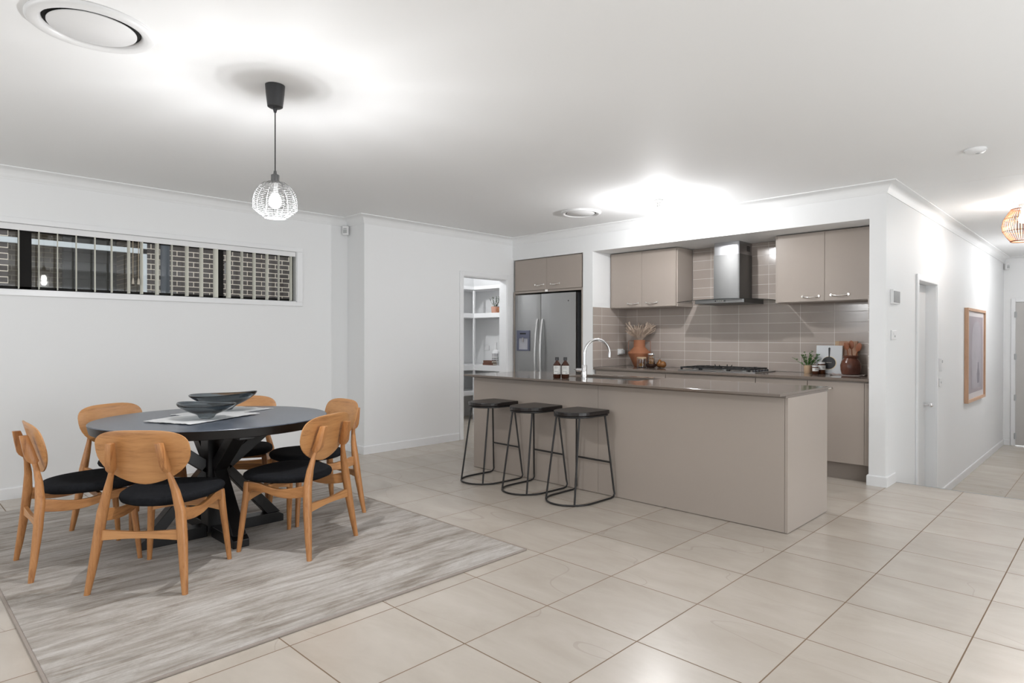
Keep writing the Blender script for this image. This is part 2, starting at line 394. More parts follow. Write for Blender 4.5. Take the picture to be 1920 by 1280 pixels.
S('wall_rear', MB().box(-6.5, -4.4, YR - .12, YR, 0, ZC).box(0, XR + .1, YR - .12, YR, 0, ZC).box(-4.4, 0, YR - .12, YR, 2.3, ZC), WALL, 'white wall with an opening added for fill light behind the camera')
# pantry shell
w = MB().box(-7.94, -7.82, 4.3, 6.92, 0, ZC).box(-7.94, -6.05, 6.8, 6.92, 0, ZC).box(-7.94, -6.17, 4.2, 4.3, 0, ZC)
S('wall_pantry_inside', w, WALL, 'white inner walls of the pantry seen through its doorway')

# crown moulding and skirting
crown = [(0, ZC + .004), (.092, ZC + .004), (.092, ZC - .008), (.080, ZC - .012), (.056, ZC - .020), (.036, ZC - .036), (.022, ZC - .056), (.014, ZC - .078), (.010, ZC - .082), (.008, ZC - .090), (0, ZC - .090)]
mb = MB().sweep([(XA, YR), (XA, 3.69), (XB, 3.69), (XB, YK), (XH, YK), (XH, 12.9), (.6, 12.9)], crown)
S('trim_2', mb, mat('cornice_paint', (.82, .825, .825), .5, noise=.01), 'white coved cornice running around the top of the walls', 'cornice', smooth=50)
sk = [(0, 0), (.014, 0), (.014, .082), (.009, .09), (0, .09)]
S('baseboard_left', MB().sweep([(XA, YR), (XA, 3.69), (XB, 3.69), (XB, 5.018)], sk), TRIM, 'white skirting board along the wall behind the dining table', 'skirting board')
S('baseboard_kitchen', MB().sweep([(-1.637, YK + .10), (-1.637, YK), (XH, YK), (XH, 6.232)], [(o, z) for o, z in sk]), TRIM, 'short white skirting around the foot of the wall corner beside the kitchen', 'skirting board')
S('baseboard_hall', MB().sweep([(XH, 7.925), (XH, 12.9), (-1.41, 12.9)], [(o, z - .49) for o, z in sk]), TRIM, 'white skirting board along the sunken hallway wall', 'skirting board')

# ------------------------------------------------------------------ window_1
win = empty('window_1', (-6.485, 1.188, WZ0), label='long high window with dark frame in the white wall behind the dining table', cat='window', kind='structure')
def L(mb): return mb
def wp(name, mb, m_, **kw):
    for v in mb.bm.verts: v.co -= Vector((-6.485, 1.188, WZ0))
    return part(name, mb, m_, win, **kw)
f = MB().box(-6.515, -6.475, WY0, WY1, WZ0, WZ0 + .035).box(-6.515, -6.475, WY0, WY1, WZ1 - .05, WZ1).box(-6.515, -6.475, WY0, WY0 + .03, WZ0, WZ1).box(-6.515, -6.475, WY1 - .028, WY1, WZ0, WZ1)
f.box(-6.515, -6.475, .815, .90, WZ0, WZ1).box(-6.515, -6.475, 2.325, 2.385, WZ0, WZ1)
wp('frame', f, ALU, bevel=.003)
for a, b in ((WY0 + .03, .815), (.90, 2.325), (2.385, WY1 - .028)):
    wp('glass_pane', MB().box(-6.500, -6.495, a, b, WZ0 + .035, WZ1 - .05), GLASS)
pr = MB(); a0 = .062
for y0, y1, z0, z1 in ((WY0 - a0, WY1 + a0, WZ1, WZ1 + .045), (WY0 - a0, WY1 + a0, WZ0 - .045, WZ0), (WY0 - a0, WY0, WZ0, WZ1), (WY1, WY1 + a0, WZ0, WZ1)):
    pr.box(XA, XA + .016, y0, y1, z0, z1)
wp('architrave', pr, TRIM, bevel=.003)
wp('window_reveal', MB().box(-6.475, XA + .002, WY0, WY1, WZ0 - .002, WZ0 + .006).box(-6.475, XA + .002, WY1 - .006, WY1 + .001, WZ0, WZ1), TRIM)
# vertical blind
bl = empty('vertical_blind', (-6.432, 1.188, WZ1), label='vertical blind with narrow cream slats turned open in the long high window', cat='blind')
def lp(name, mb, m_, o, **kw):
    """part whose mesh is given in world coordinates"""
    inv = Matrix.Rotation(-o.rotation_euler.z, 4, 'Z') @ Matrix.Translation(-o.location)
    for v in mb.bm.verts: v.co = inv @ v.co
    return part(name, mb, m_, o, **kw)
hr = MB().box(-6.452, -6.412, WY0 + .01, WY1 - .01, WZ1 - .045, WZ1).box(-6.410, -6.405, WY0 + .01, WY1 - .01, WZ1 - .052, WZ1 - .004).box(-6.413, -6.408, WY0 + .01, WY1 - .01, WZ1 - .024, WZ1 - .020)
lp('headrail', hr, WHITEP, bl, bevel=.002)
ys = [-.64, -.52, -.4, -.28, -.16, -.04, .08, .20, .32, .44, .56, .69, .813, .941, 1.063, 1.189, 1.32, 1.441, 1.569, 1.668, 1.791, 1.913, 2.04, 2.166, 2.296, 2.415, 2.542, 2.663, 2.793, 2.915, 3.045]
tw = {.813: 6, .941: 6, 1.063: 5, 1.189: 7, 1.32: 9, 1.441: 12, 1.668: 22, 1.569: 20, 1.791: 27, 1.913: 13, 2.04: 27, 2.166: 30, 2.296: 41, 2.415: 40, 2.542: 22, 2.663: 27, 2.793: 26, 2.915: 16, 3.045: 24}
for y in ys:
    base = math.atan2(y, -6.43)              # slat plane nearly along the line of sight
    az = base + radians(tw.get(y, random.uniform(-1.2, 1.2)))
    if y < .5: az = radians(172 + random.uniform(-2, 2))
    d = Vector((cos(az), sin(az), 0)); nrm = Vector((-d.y, d.x, 0)); b_ = MB()
    zb, zt = WZ0 + .012, WZ1 - .046
    pv = []; az_ = az
    K = 6
    for zz in (zb, zt):
        for sgn in (1, -1):
            for k in range(K + 1):
                t = k / K - .5; q = Vector((-6.432, y, zz)) + d * (t * .066) + nrm * (.004 * (1 - 4 * t * t) + sgn * .0007)
                pv.append(b_.bm.verts.new(q))
    n_ = K + 1; A, B, C_, D_ = pv[:n_], pv[n_:2 * n_], pv[2 * n_:3 * n_], pv[3 * n_:]
    for k in range(K):
        b_.bm.faces.new((A[k], A[k + 1], C_[k + 1], C_[k])); b_.bm.faces.new((B[k + 1], B[k], D_[k], D_[k + 1]))
        b_.bm.faces.new((A[k + 1], A[k], B[k], B[k + 1])); b_.bm.faces.new((C_[k], C_[k + 1], D_[k + 1], D_[k]))
    b_.bm.faces.new((A[0], C_[0], D_[0], B[0])); b_.bm.faces.new((A[-1], B[-1], D_[-1], C_[-1]))
    lp('slat', b_, BLIND, bl)
for y in (1.597, 1.64):
    w_ = MB().tube([(-6.412, y, WZ1 - .04), (-6.412, y, 1.80)], .0035, 6)
    cd = lp('pull_cord', w_, mat('beige_cord', (.42, .36, .27), .8, noise=.1), bl)
    g_ = MB().lathe([(.004, .055), (.007, .045), (.011, 0)], (-6.412, y, 1.745), 10)
    for v in g_.bm.verts: v.co -= bl.location
    part('cord_weight', g_, mat('cord_weight_plastic', (.55, .50, .42), .5, noise=.1), cd)

# ------------------------------------------------------------------ what stands outside the window
def single(name, mb, m_, label, cat, group=None, **kw):
    """thing that is a single mesh: put the origin at the middle of its base"""
    xs = [v.co.x for v in mb.bm.verts]; ys_ = [v.co.y for v in mb.bm.verts]; zs = [v.co.z for v in mb.bm.verts]
    o_ = Vector(((min(xs) + max(xs)) / 2, (min(ys_) + max(ys_)) / 2, min(zs)))
    for v in mb.bm.verts: v.co -= o_
    o = part(name, mb, m_, **kw); o.location = o_; tag(o, label, cat, group); return o
single('ground', MB().box(-16, -6.53, -6, 12, -.25, -.15), mat('outside_ground', (.22, .21, .19), .9, noise=.3), 'dim paved ground outside the long high window', 'ground')
nb = empty('neighbouring_house', (-9.7, 1, -.15), label='grey brown brick house wall standing outside the long high window', cat='house')
lp('brick_wall', MB().box(-9.75, -9.5, 2.50, 9, -.15, 3.6), BRICK, nb)
lp('brick_pier', MB().box(-9.75, -9.5, .75, 1.105, -.15, 3.6), BRICK, nb)
lp('recessed_wall', MB().box(-11.2, -11.0, -2, 2.0, -.15, 3.6), BRICKD, nb)
lp('end_wall', MB().box(-11.2, -9.7, 2.50, 2.6, -.15, 3.6), BRICKD, nb)
cl_ = MB().box(-10.95, -10.905, 1.86, 2.5, -.15, 3.6)
for k in range(30): cl_.box(-10.9 - .008, -10.88, 1.86, 2.5, -.15 + k * .125, -.15 + k * .125 + .118)
lp('dark_cladding', cl_, mat('dark_cladding', (.035, .036, .034), .5, noise=.2), nb)
lp('white_post', MB().box(-9.52, -9.47, 2.465, 2.52, -.15, 3.3), mat('outside_white_paint', (.75, .80, .82), .5, noise=.03), nb)
lp('white_beam', MB().box(-9.52, -9.47, .95, 2.52, 2.375, 2.44), mat('outside_white_paint', (.7, .7, .7)), nb)
lp('roof_edge', MB().box(-11.2, -9.0, -3, 9, 3.45, 3.7), mat('dark_cladding', (0, 0, 0)), nb)
lp('meter_box', MB().box(-9.5, -9.40, 3.505, 3.56, 2.185, 2.345), GREYP, nb, bevel=.01)
single('downpipe', MB().tube([(-9.42, 2.72, -.14), (-9.42, 2.72, 3.3)], .055, 14), mat('slate_blue_paint', (.075, .088, .105), .5, noise=.1), 'dark slate blue downpipe fixed to the brick wall outside the window', 'downpipe', smooth=60)

# ------------------------------------------------------------------ doors
def architrave(mb, axis, face, a0, a1, z0, z1, w=.058, t=.018, sgn=1):
    f0, f1 = sorted((face, face + t * sgn))
    for p, q, r, s_ in ((a0 - w, a0, z0, z1 + w), (a1, a1 + w, z0, z1 + w), (a0, a1, z1, z1 + w)):
        if axis == 'X': mb.box(f0, f1, p, q, r, s_)
        else: mb.box(p, q, f0, f1, r, s_)
    return mb
d1 = empty('door_1', (XB, 5.46, 0), label='open white doorway leading from the room into the pantry', cat='doorway', kind='structure')
a = architrave(MB(), 'X', XB, 5.085, 5.842, 0, 2.048)
lp('architrave', a, TRIM, d1, bevel=.004)
lp('door_jamb', MB().box(-6.19, XB + .004, 5.070, 5.090, 0, 2.058).box(-6.19, XB + .004, 5.837, 5.857, 0, 2.058).box(-6.19, XB + .004, 5.09, 5.837, 2.04, 2.06), TRIM, d1, bevel=.002)
d2 = empty('door_2', (XH, 7.47, -.49), label='closed white door with a chrome knob in the hallway wall', cat='door', kind='structure')
lp('architrave', architrave(MB(), 'X', XH, 7.045, 7.862, -.49, 1.845), TRIM, d2, bevel=.004)
lp('door_jamb', MB().box(-1.63, XH + .004, 7.03, 7.05, -.49, 1.87).box(-1.63, XH + .004, 7.857, 7.877, -.49, 1.87).box(-1.63, XH + .004, 7.05, 7.857, 1.845, 1.87), TRIM, d2, bevel=.002)
lf = lp('door_leaf', MB().box(-1.635, -1.600, 7.052, 7.855, -.48, 1.843), mat('white_door_paint', (.72, .725, .725), .35, noise=.02), d2, bevel=.002)
kn = MB().tube([(-1.6, 7.79, .56), (-1.592, 7.79, .56)], .03, 20).tube([(-1.592, 7.79, .56), (-1.55, 7.79, .56)], .010, 12).sphere((-1.535, 7.79, .56), .026)
for v in kn.bm.verts: v.co -= d2.location
part('door_knob', kn, CHROME, lf, smooth=40)
d3 = empty('door_3', (-.88, 12.9, -.49), label='pale grey door with hinges in the far end wall of the hallway', cat='door', kind='structure')
lp('architrave', architrave(MB(), 'Y', 12.9, -1.345, -.43, -.49, 1.868, sgn=-1), TRIM, d3, bevel=.004)
lf = lp('door_leaf', MB().box(-1.343, -.432, 12.885, 12.92, -.475, 1.862), DOORG, d3, bevel=.002)
for zz in (1.66, .97, .30, -.33):
    h = MB().tube([(-1.345, 12.875, zz - .05), (-1.345, 12.875, zz + .05)], .009, 8).box(-1.36, -1.325, 12.878, 12.884, zz - .045, zz + .045)
    lp('hinge', h, GREYP, d3)

# ------------------------------------------------------------------ pantry shelving
ps = empty('pantry_shelving', (-7.3, 6.4, 0), label='white L shaped shelving unit filling the pantry corner', cat='shelving')
for zt, zb_ in ((2.065, 2.015), (1.648, 1.578), (.852, .765), (.447, .376)):
    poly = [(-7.815, 4.35), (-7.40, 4.35), (-7.40, 6.44), (-6.20, 6.44), (-6.20, 6.795), (-7.815, 6.795)]
    lp('shelf', MB().prism(poly, zb_, zt), TRIM, ps, bevel=.003)
lp('corner_post', MB().box(-7.425, -7.395, 6.435, 6.465, 0, 2.0), TRIM, ps, bevel=.002)
pl = bpy.data.objects  # (shorthand not used)

# ================================================================== KITCHEN
KX0, KX1 = -4.680, -1.638      # cooking niche
# back benchtop
single('kitchen_benchtop', MB().box(KX0 + .002, KX1 - .002, 5.958, 6.650, .895, .92), STONE, 'dark brown glossy stone benchtop running under the splashback', 'benchtop', bevel=.003)
sb = empty('tiled_splashback', (-3.15, 6.65, .922), label='taupe rectangular wall tiles with white grout behind the hob', cat='splashback')
up_ = empty('wall_tiles', (-3.17, 6.65, 1.6455), label='taupe tiled wall strip between the wall cabinets behind the rangehood chimney', cat='wall tiles')
def tilepart(name, mb, m_, sb=sb):
    o = part(name, mb, m_, sb); o.location = -sb.location; return o      # world-aligned object coordinates keep the joints in place
tilepart('back_tiles', MB().box(KX0 + .008, KX1 - .008, 6.640, 6.650, .922, 1.645), TILEB)
tilepart('upper_tiles', MB().box(-3.727, -2.608, 6.640, 6.650, 1.6455, 2.31), TILEB, up_)
tilepart('side_tiles', MB().box(KX0 + .001, KX0 + .009, YK + .003, 6.64, .922, 1.645), TILES)
tilepart('side_tiles', MB().box(KX1 - .009, KX1 - .001, YK + .003, 6.64, .922, 1.645), TILES)
def handle(c, axis=0, Lh=.155, drop=.035):
    """curved bow handle: c = middle, runs along x"""
    pts = [(c[0] + Lh * (t - .5), c[1] - drop * sin(pi * t) * .8, c[2] - .012 * sin(pi * t)) for t in [i / 10 for i in range(11)]]
    r = [.0065 if .12 < i / 10 < .88 else .009 for i in range(11)]
    mb = MB().tube(pts, r, 8, flat=.7)
    for q in (0, 10): mb.tube([(pts[q][0], c[1] + .004, pts[q][2]), (pts[q][0], c[1] - .008, pts[q][2])], .011, 10)
    return mb
def cabinet(label, x0, x1, y0, y1, z0, z1, doors, handles, group=None, kick=None, name='wall_cabinet', side=.018, gap=.003, extra=None):
    e = empty(name, ((x0 + x1) / 2, (y0 + y1) / 2, kick if kick is not None else z0), label=label, cat='cabinet', group=group)
    b = MB().box(x0, x1, y0 + .02, y1, z0, z1)
    lp('body', b, TAUPE, e, bevel=.001)
    for i, (a, b_, za, zb_) in enumerate(doors):
        nm = 'drawer' if handles == 'drawer' else 'door'
        d = lp(nm, MB().box(a + gap / 2, b_ - gap / 2, y0, y0 + .018, za + gap / 2, zb_ - gap / 2), TAUPE, e, bevel=.0015)
        if isinstance(handles, list) and handles[i]:
            hm = handle((handles[i][0], y0, handles[i][1]))
            for v in hm.bm.verts: v.co -= e.location
            part('handle', hm, NICKEL, d, smooth=60)
    if extra: extra(e)
    return e
YF = 6.285
cabinet('taupe two door wall cabinet hanging left of the steel rangehood', KX0 + .002, -3.730, YF, 6.638, 1.633, 2.306, [(-4.655, -4.205, 1.640, 2.300), (-4.205, -3.745, 1.640, 2.300)], [(-4.325, 1.688), (-4.062, 1.690)])
cabinet('taupe two door wall cabinet hanging right of the steel rangehood', -2.605, KX1 - .002, YF, 6.638, 1.628, 2.306, [(-2.578, -2.122, 1.632, 2.300), (-2.122, -1.652, 1.632, 2.300)], [(-2.252, 1.682), (-1.985, 1.688)])
# base cabinets
def kickx(x0, x1):
    def f_(e): lp('kickboard', MB().box(x0, x1, 6.055, 6.07, .0, .155), KICK, e)
    return f_
B0, B1 = .155, .893
cabinet('taupe base cabinet in the left corner under the brown benchtop', KX0 + .004, -3.692, 5.985, 6.63, B0, B1, [(-4.655, -4.175, B0, B1 - .012), (-4.175, -3.694, B0, B1 - .012)], [None, None], kick=0, name='base_cabinet', extra=kickx(KX0 + .004, -3.692))
cabinet('taupe drawer cabinet directly under the gas hob', -3.692, -2.672, 5.985, 6.63, B0, B1 - .004, [(-3.690, -2.674, .62, B1 - .012), (-3.690, -2.674, .39, .62), (-3.690, -2.674, B0, .39)], 'drawer', kick=0, name='base_cabinet', extra=kickx(-3.692, -2.672))
cabinet('narrow taupe base cabinet right of the hob drawers', -2.672, -2.172, 5.985, 6.63, B0, B1, [(-2.670, -2.174, B0, B1 - .012)], [None], kick=0, name='base_cabinet', extra=kickx(-2.672, -2.172))
cabinet('taupe base cabinet with a nickel handle beside the white wall end', -2.172, KX1 - .004, 5.985, 6.63, B0, B1, [(-2.170, -1.683, B0, B1 - .012), (-1.683, KX1 - .008, B0, B1 - .012)], [(-2.03, .822), None], kick=0, name='base_cabinet', extra=kickx(-2.172, KX1 - .004))

# rangehood
rh = empty('rangehood', (-3.155, 6.64, 1.640), label='stainless steel rangehood with a curved glass canopy over the hob', cat='rangehood')
X0, X1, Yf = -3.320, -3.005, 6.345
ch = [(X0, 6.638), (X0, Yf + .03), (X0 + .012, Yf), (X1 - .030, Yf), (X1 - .010, Yf + .008), (X1, Yf + .030), (X1, 6.638)]
lp('chimney', MB().prism(ch, 1.690, 2.175), HOODS, rh, smooth=35)
i_ = .006
ch2 = [(X0 + i_, 6.638), (X0 + i_, Yf + .034), (X0 + .016, Yf + i_), (X1 - .034, Yf + i_), (X1 - .014, Yf + .014), (X1 - i_, Yf + .034), (X1 - i_, 6.638)]
up = lp('upper_chimney', MB().prism(ch2, 2.176, 2.311), STEELD, rh, smooth=35)
vt = MB()
for k in range(5): vt.box(X1 - .0065, X1 - .0045, 6.52, 6.60, 2.215 + k * .012, 2.222 + k * .012)
for v in vt.bm.verts: v.co -= rh.location
part('vent_slots', vt, DARKH, up)
bd = [(-3.435, 6.638), (-3.435, 6.165), (-3.42, 6.150), (-2.89, 6.150), (-2.875, 6.165), (-2.875, 6.638)]
hb = lp('hood_body', MB().prism(bd, 1.642, 1.683), HOODS, rh, bevel=.002)
for k in range(6):
    x = -3.185 + k * .021
    bt = MB().tube([(x, 6.151, 1.664), (x, 6.143, 1.664)], .0055, 10)
    for v in bt.bm.verts: v.co -= rh.location
    part('button', bt, DARKH if k in (0, 5) else CHROME, hb)
gl = MB(); N = 24; rows = []
for k in range(N + 1):
    t = k / N * 2 - 1; x = -3.155 + t * .50; z_ = 1.689 - .018 * t * t
    yf = 6.128 + .030 * t * t
    rows.append([gl.bm.verts.new((x, yf, z_)), gl.bm.verts.new((x, 6.636, z_)), gl.bm.verts.new((x, 6.636, z_ - .006)), gl.bm.verts.new((x, yf, z_ - .006))])
for a, b in zip(rows, rows[1:]):
    for k in range(4): gl.bm.faces.new((a[k], b[k], b[(k + 1) % 4], a[(k + 1) % 4]))
gl.bm.faces.new(rows[0]); gl.bm.faces.new(rows[-1])
lp('glass_canopy', gl, mat('hood_glass', (.55, .60, .58), .03, trans=1, ior=1.45, noise=.05), rh)

# gas hob
hb = empty('gas_hob', (-3.155, 6.33, .9205), label='stainless steel gas hob with black cast iron trivets on the back benchtop', cat='gas hob')
def bx(*a): return MB().box(*a)
part('hob_plate', bx(-.44, .44, -.25, .25, 0, .008), STEEL, hb, bevel=.003)
spots = [(-.31, -.11, .030), (-.31, .12, .038), (0, 0, .058), (.26, -.11, .038), (.26, .12, .030)]
for x, y, r in spots:
    b = part('burner', MB().lathe([(r, .008), (r, .018), (r * .8, .022), (r * .8, .008)], (x, y, 0), 20), STEEL, hb, smooth=40)
    part('burner_cap', MB().lathe([(r * .75, .022), (r * .75, .030), (r * .6, .033)], (x, y, 0), 20), IRON, b, smooth=40)
def trivet(cx, w, cross, tall):
    mb = MB(); h = .040
    for s_ in (-1, 1):
        mb.box(cx + s_ * w / 2 - .006, cx + s_ * w / 2 + .006, -.215, .215, .026, h)
        mb.box(cx - w / 2, cx + w / 2, s_ * .215 - .006, s_ * .215 + .006, .026, h)
        for t_ in (-1, 1): mb.box(cx + s_ * w / 2 - .009, cx + s_ * w / 2 + .009, t_ * .205 - .009, t_ * .205 + .009, .008, h)
    for (px_, py_) in cross:
        for a_ in range(4):
            an = a_ * pi / 2
            p0 = (cx + px_ + cos(an) * .030, py_ + sin(an) * .030, .038); p1 = (cx + px_ + cos(an) * .10, py_ + sin(an) * .10, .036)
            mb.bar(p0, p1, .009, .014)
            if tall: mb.prism([(0, 0)] * 0 or [(cx + px_ + cos(an) * .085 - .006, .036), (cx + px_ + cos(an) * .085 + .006, .036), (cx + px_ + cos(an) * .10 + .004, .066), (cx + px_ + cos(an) * .10 - .002, .066)], py_ + sin(an) * .09 - .005, py_ + sin(an) * .09 + .005, 'Y')
    return mb
part('trivet', trivet(-.31, .22, [(0, -.11), (0, .12)], False), IRON, hb, bevel=.0015)
part('trivet', trivet(-.03, .30, [(0, 0)], True), IRON, hb, bevel=.0015)
part('trivet', trivet(.245, .22, [(0, -.11), (0, .12)], False), IRON, hb, bevel=.0015)
for k in range(5):
    part('control_knob', MB().lathe([(.018, .008), (.018, .022), (.014, .028)], (.395, -.17 + k * .075, 0), 16), RUBBER, hb, smooth=40)

# fridge recess
FX0, FX1 = -6.034, -4.834
def fridgetrim(e):
    lp('side_panel', MB().box(-4.858, -4.836, 5.958, 6.64, 0, 1.886), TAUPE, e)
    lp('side_panel', MB().box(-6.034, -6.012, 5.958, 6.64, 0, 1.886), TAUPE, e)
    lp('lower_rail', MB().box(-6.012, -4.858, 5.962, 5.98, 1.862, 1.886), TAUPE, e)
    lp('catch', MB().box(-5.455, -5.405, 5.948, 5.962, 1.863, 1.893), NICKEL, e, bevel=.002)
cabinet('taupe two door cabinet above the stainless steel fridge', FX0 + .002, FX1 - .002, 5.962, 6.64, 1.888, 2.308, [(-6.012, -5.438, 1.892, 2.298), (-5.438, -4.858, 1.892, 2.298)], [(-5.560, 1.962), (-5.290, 1.962)], name='wall_cabinet', extra=fridgetrim)
fr = empty('fridge', (-5.46, 6.28, 0), label='tall stainless steel two door fridge with a water dispenser', cat='fridge')
FX = (-6.0, -4.945); SP = -5.532
lp('fridge_body', MB().box(FX[0] + .004, FX[1] - .002, 6.0, 6.62, .03, 1.84), mat('fridge_side_grey', (.13, .14, .15), .4, noise=.05), fr, bevel=.004)
def fdoor(x0, x1, yb=5.995):
    N = 16; poly = [(x0, yb)]
    for k in range(N + 1):
        t = k / N; poly.append((x0 + (x1 - x0) * t, 5.955 - .014 * (1 - (2 * t - 1) ** 4)))
    poly.append((x1, yb)); return MB().prism(poly, .06, 1.838)
dl = lp('freezer_door', fdoor(FX[0], SP - .004), STEEL, fr, smooth=50)
dr = lp('fridge_door', fdoor(SP + .004, FX[1]), STEEL, fr, smooth=50)
lp('foot_grille', MB().box(FX[0] + .02, FX[1] - .02, 5.99, 6.05, 0, .055), RUBBER, fr)
def fr_sub(name, mb, m_, par, **kw):
    for v in mb.bm.verts: v.co -= fr.location
    return part(name, mb, m_, par, **kw)
for x, par in ((SP - .045, dl), (SP + .045, dr)):
    pts = [(x + (.012 if x < SP else -.012) * 0, 5.940 - .055 * sin(pi * t) ** .6, 1.52 - 1.0 * t) for t in [i / 20 for i in range(21)]]
    rr = [.009 + .011 * sin(pi * i / 20) ** .5 for i in range(21)]
    fr_sub('door_handle', MB().tube(pts, rr, 12, flat=.8), STEEL, par, smooth=80)
SLATE = mat('slate_blue_plastic', (.12, .13, .19), .35, noise=.1)
ds = MB().box(-5.950, -5.712, 5.930, 5.950, 1.265, 1.370).box(-5.950, -5.915, 5.930, 5.950, 1.10, 1.265).box(-5.747, -5.712, 5.930, 5.950, 1.10, 1.265).box(-5.915, -5.747, 5.930, 5.950, 1.10, 1.118)
fr_sub('dispenser_panel', ds, SLATE, dl, bevel=.003)
fr_sub('dispenser_recess', MB().box(-5.915, -5.747, 5.938, 5.949, 1.118, 1.265), mat('silver_plastic', (.42, .42, .46), .35, noise=.1), dl)
fr_sub('dispenser_spout', MB().lathe([(.008, 0), (.014, .05), (.016, .06)], (-5.83, 5.932, 1.215), 12), CHROME, dl, smooth=60)
fr_sub('dispenser_display', MB().box(-5.885, -5.777, 5.927, 5.931, 1.318, 1.336), DARKH, dl)
fr_sub('door_badge', MB().lathe([(.008, 0), (.008, .002)], (0, 0, 0), 16), DARKH, dr).matrix_local = Matrix.Translation(Vector((-5.055, 5.9435, 1.735)) - fr.location) @ Matrix.Rotation(radians(90), 4, 'X') @ Matrix.Translation(fr.location)

# ------------------------------------------------------------------ island
isl = empty('kitchen_island', (-3.15, 4.46, 0), label='long taupe kitchen island standing on the tiles behind the three stools', cat='kitchen island')
lp('front_panel', MB().box(-4.703, -3.161, 4.093, 4.111, .004, .884), TAUPE, isl, bevel=.001)
lp('front_panel', MB().box(-3.159, -1.629, 4.093, 4.111, .004, .884), TAUPE, isl, bevel=.001)
lp('end_panel', MB().box(-1.627, -1.607, 4.093, 4.826, .004, .886), TAUPE, isl, bevel=.001)
lp('end_panel', MB().box(-4.703, -4.683, 4.113, 4.826, .004, .884), TAUPE, isl, bevel=.001)
lp('carcass', MB().box(-4.68, -1.63, 4.113, 4.80, .10, .60), TAUPE, isl)
lp('kickboard', MB().box(-4.68, -1.63, 4.113, 4.76, 0, .10), KICK, isl)
for k in range(6):
    a = -4.68 + k * .508; b = a + .508
    lp('door', MB().box(a + .002, b - .002, 4.805, 4.823, .10, .87), TAUPE, isl, bevel=.001)
IX0, IX1, IY0, IY1 = -4.705, -1.605, 3.962, 4.846
SX0, SX1, SY0, SY1 = -3.80, -2.96, 4.36, 4.74
def top_with_hole(mb, x0, x1, y0, y1, z0, z1):
    xs = [x0, SX0, SX1, x1]; ys_ = [y0, SY0, SY1, y1]
    vt_ = {}
    for k, z_ in enumerate((z0, z1)):
        for i, x in enumerate(xs):
            for j, y in enumerate(ys_): vt_[i, j, k] = mb.bm.verts.new((x, y, z_))
    for i in range(3):
        for j in range(3):
            if (i, j) == (1, 1): continue
            for k in (0, 1): mb.bm.faces.new([vt_[p, q, k] for p, q in ((i, j), (i + 1, j), (i + 1, j + 1), (i, j + 1))])
    for i in range(3):
        for j in (0, 3): mb.bm.faces.new((vt_[i, j, 0], vt_[i + 1, j, 0], vt_[i + 1, j, 1], vt_[i, j, 1]))
    for j in range(3):
        for i in (0, 3): mb.bm.faces.new((vt_[i, j, 0], vt_[i, j + 1, 0], vt_[i, j + 1, 1], vt_[i, j, 1]))
    for (a, b) in (((1, 1), (2, 1)), ((2, 1), (2, 2)), ((2, 2), (1, 2)), ((1, 2), (1, 1))):
        mb.bm.faces.new((vt_[(*a, 0)], vt_[(*b, 0)], vt_[(*b, 1)], vt_[(*a, 1)]))
    return mb
ib = top_with_hole(MB(), IX0, IX1, IY0, IY1, .903, .92)
it = empty('island_benchtop', (-3.155, 4.404, .8845), label='glossy brown stone benchtop lying on the taupe island', cat='benchtop')
lp('stone_slab', ib, STONE, it, bevel=.002)
lp('support_strip', top_with_hole(MB(), IX0 + .003, IX1 - .001, 4.055, IY1 - .004, .8865, .9025), STONE, it, bevel=.001)
sk_ = empty('kitchen_sink', (-3.38, 4.55, .70), label='stainless steel double bowl sink set into the island benchtop', cat='sink')
for x0, x1 in ((SX0 + .004, -3.40), (-3.37, SX1 - .004)):
    b_ = MB(); y0, y1 = SY0 + .004, SY1 - .004; t = .004
    b_.box(x0, x1, y0, y1, .70, .704).box(x0, x0 + t, y0, y1, .704, .898).box(x1 - t, x1, y0, y1, .704, .898).box(x0, x1, y0, y0 + t, .704, .898).box(x0, x1, y1 - t, y1, .704, .898)
    bo = lp('bowl', b_, STEEL, sk_, bevel=.001)
    dn = MB().lathe([(.035, .0045), (.035, .007), (.02, .006)], ((x0 + x1) / 2, 4.55, .70), 20)
    for v in dn.bm.verts: v.co -= sk_.location
    part('drain', dn, CHROME, bo, smooth=50)
lp('divider', MB().box(-3.402, -3.368, SY0 + .006, SY1 - .006, .87, .899), STEEL, sk_, bevel=.003)
# mixer tap
tp = empty('mixer_tap', (-3.435, 4.255, .9205), label='chrome gooseneck mixer tap standing behind the sink on the island', cat='tap')
part('tap_body', MB().lathe([(.026, 0), (.026, .006), (.023, .008), (.023, .115), (.020, .120)], n=24), CHROME, tp, smooth=40)
d = Vector((.36, .93, 0)).normalized()
pts = [Vector((0, 0, z_)) for z_ in (.10, .14, .18, .215)]
R_ = .128; c0 = Vector((0, 0, .215)) + d * R_
for k in range(1, 19):
    an = pi - (pi * 1.03) * k / 18; pts.append(c0 + d * (R_ * cos(an)) + Vector((0, 0, R_ * .98 * sin(an))))
pts.append(pts[-1] + (pts[-1] - pts[-2]).normalized() * .02)
part('spout', MB().tube(pts, .0115, 14), CHROME, tp, smooth=80)
part('lever', MB().tube([(-.02, 0, .072), (-.075, -.006, .072)], .018, 14).tube([(-.07, -.006, .078), (-.105, -.01, .08)], [.007, .005], 10), CHROME, tp, smooth=50)

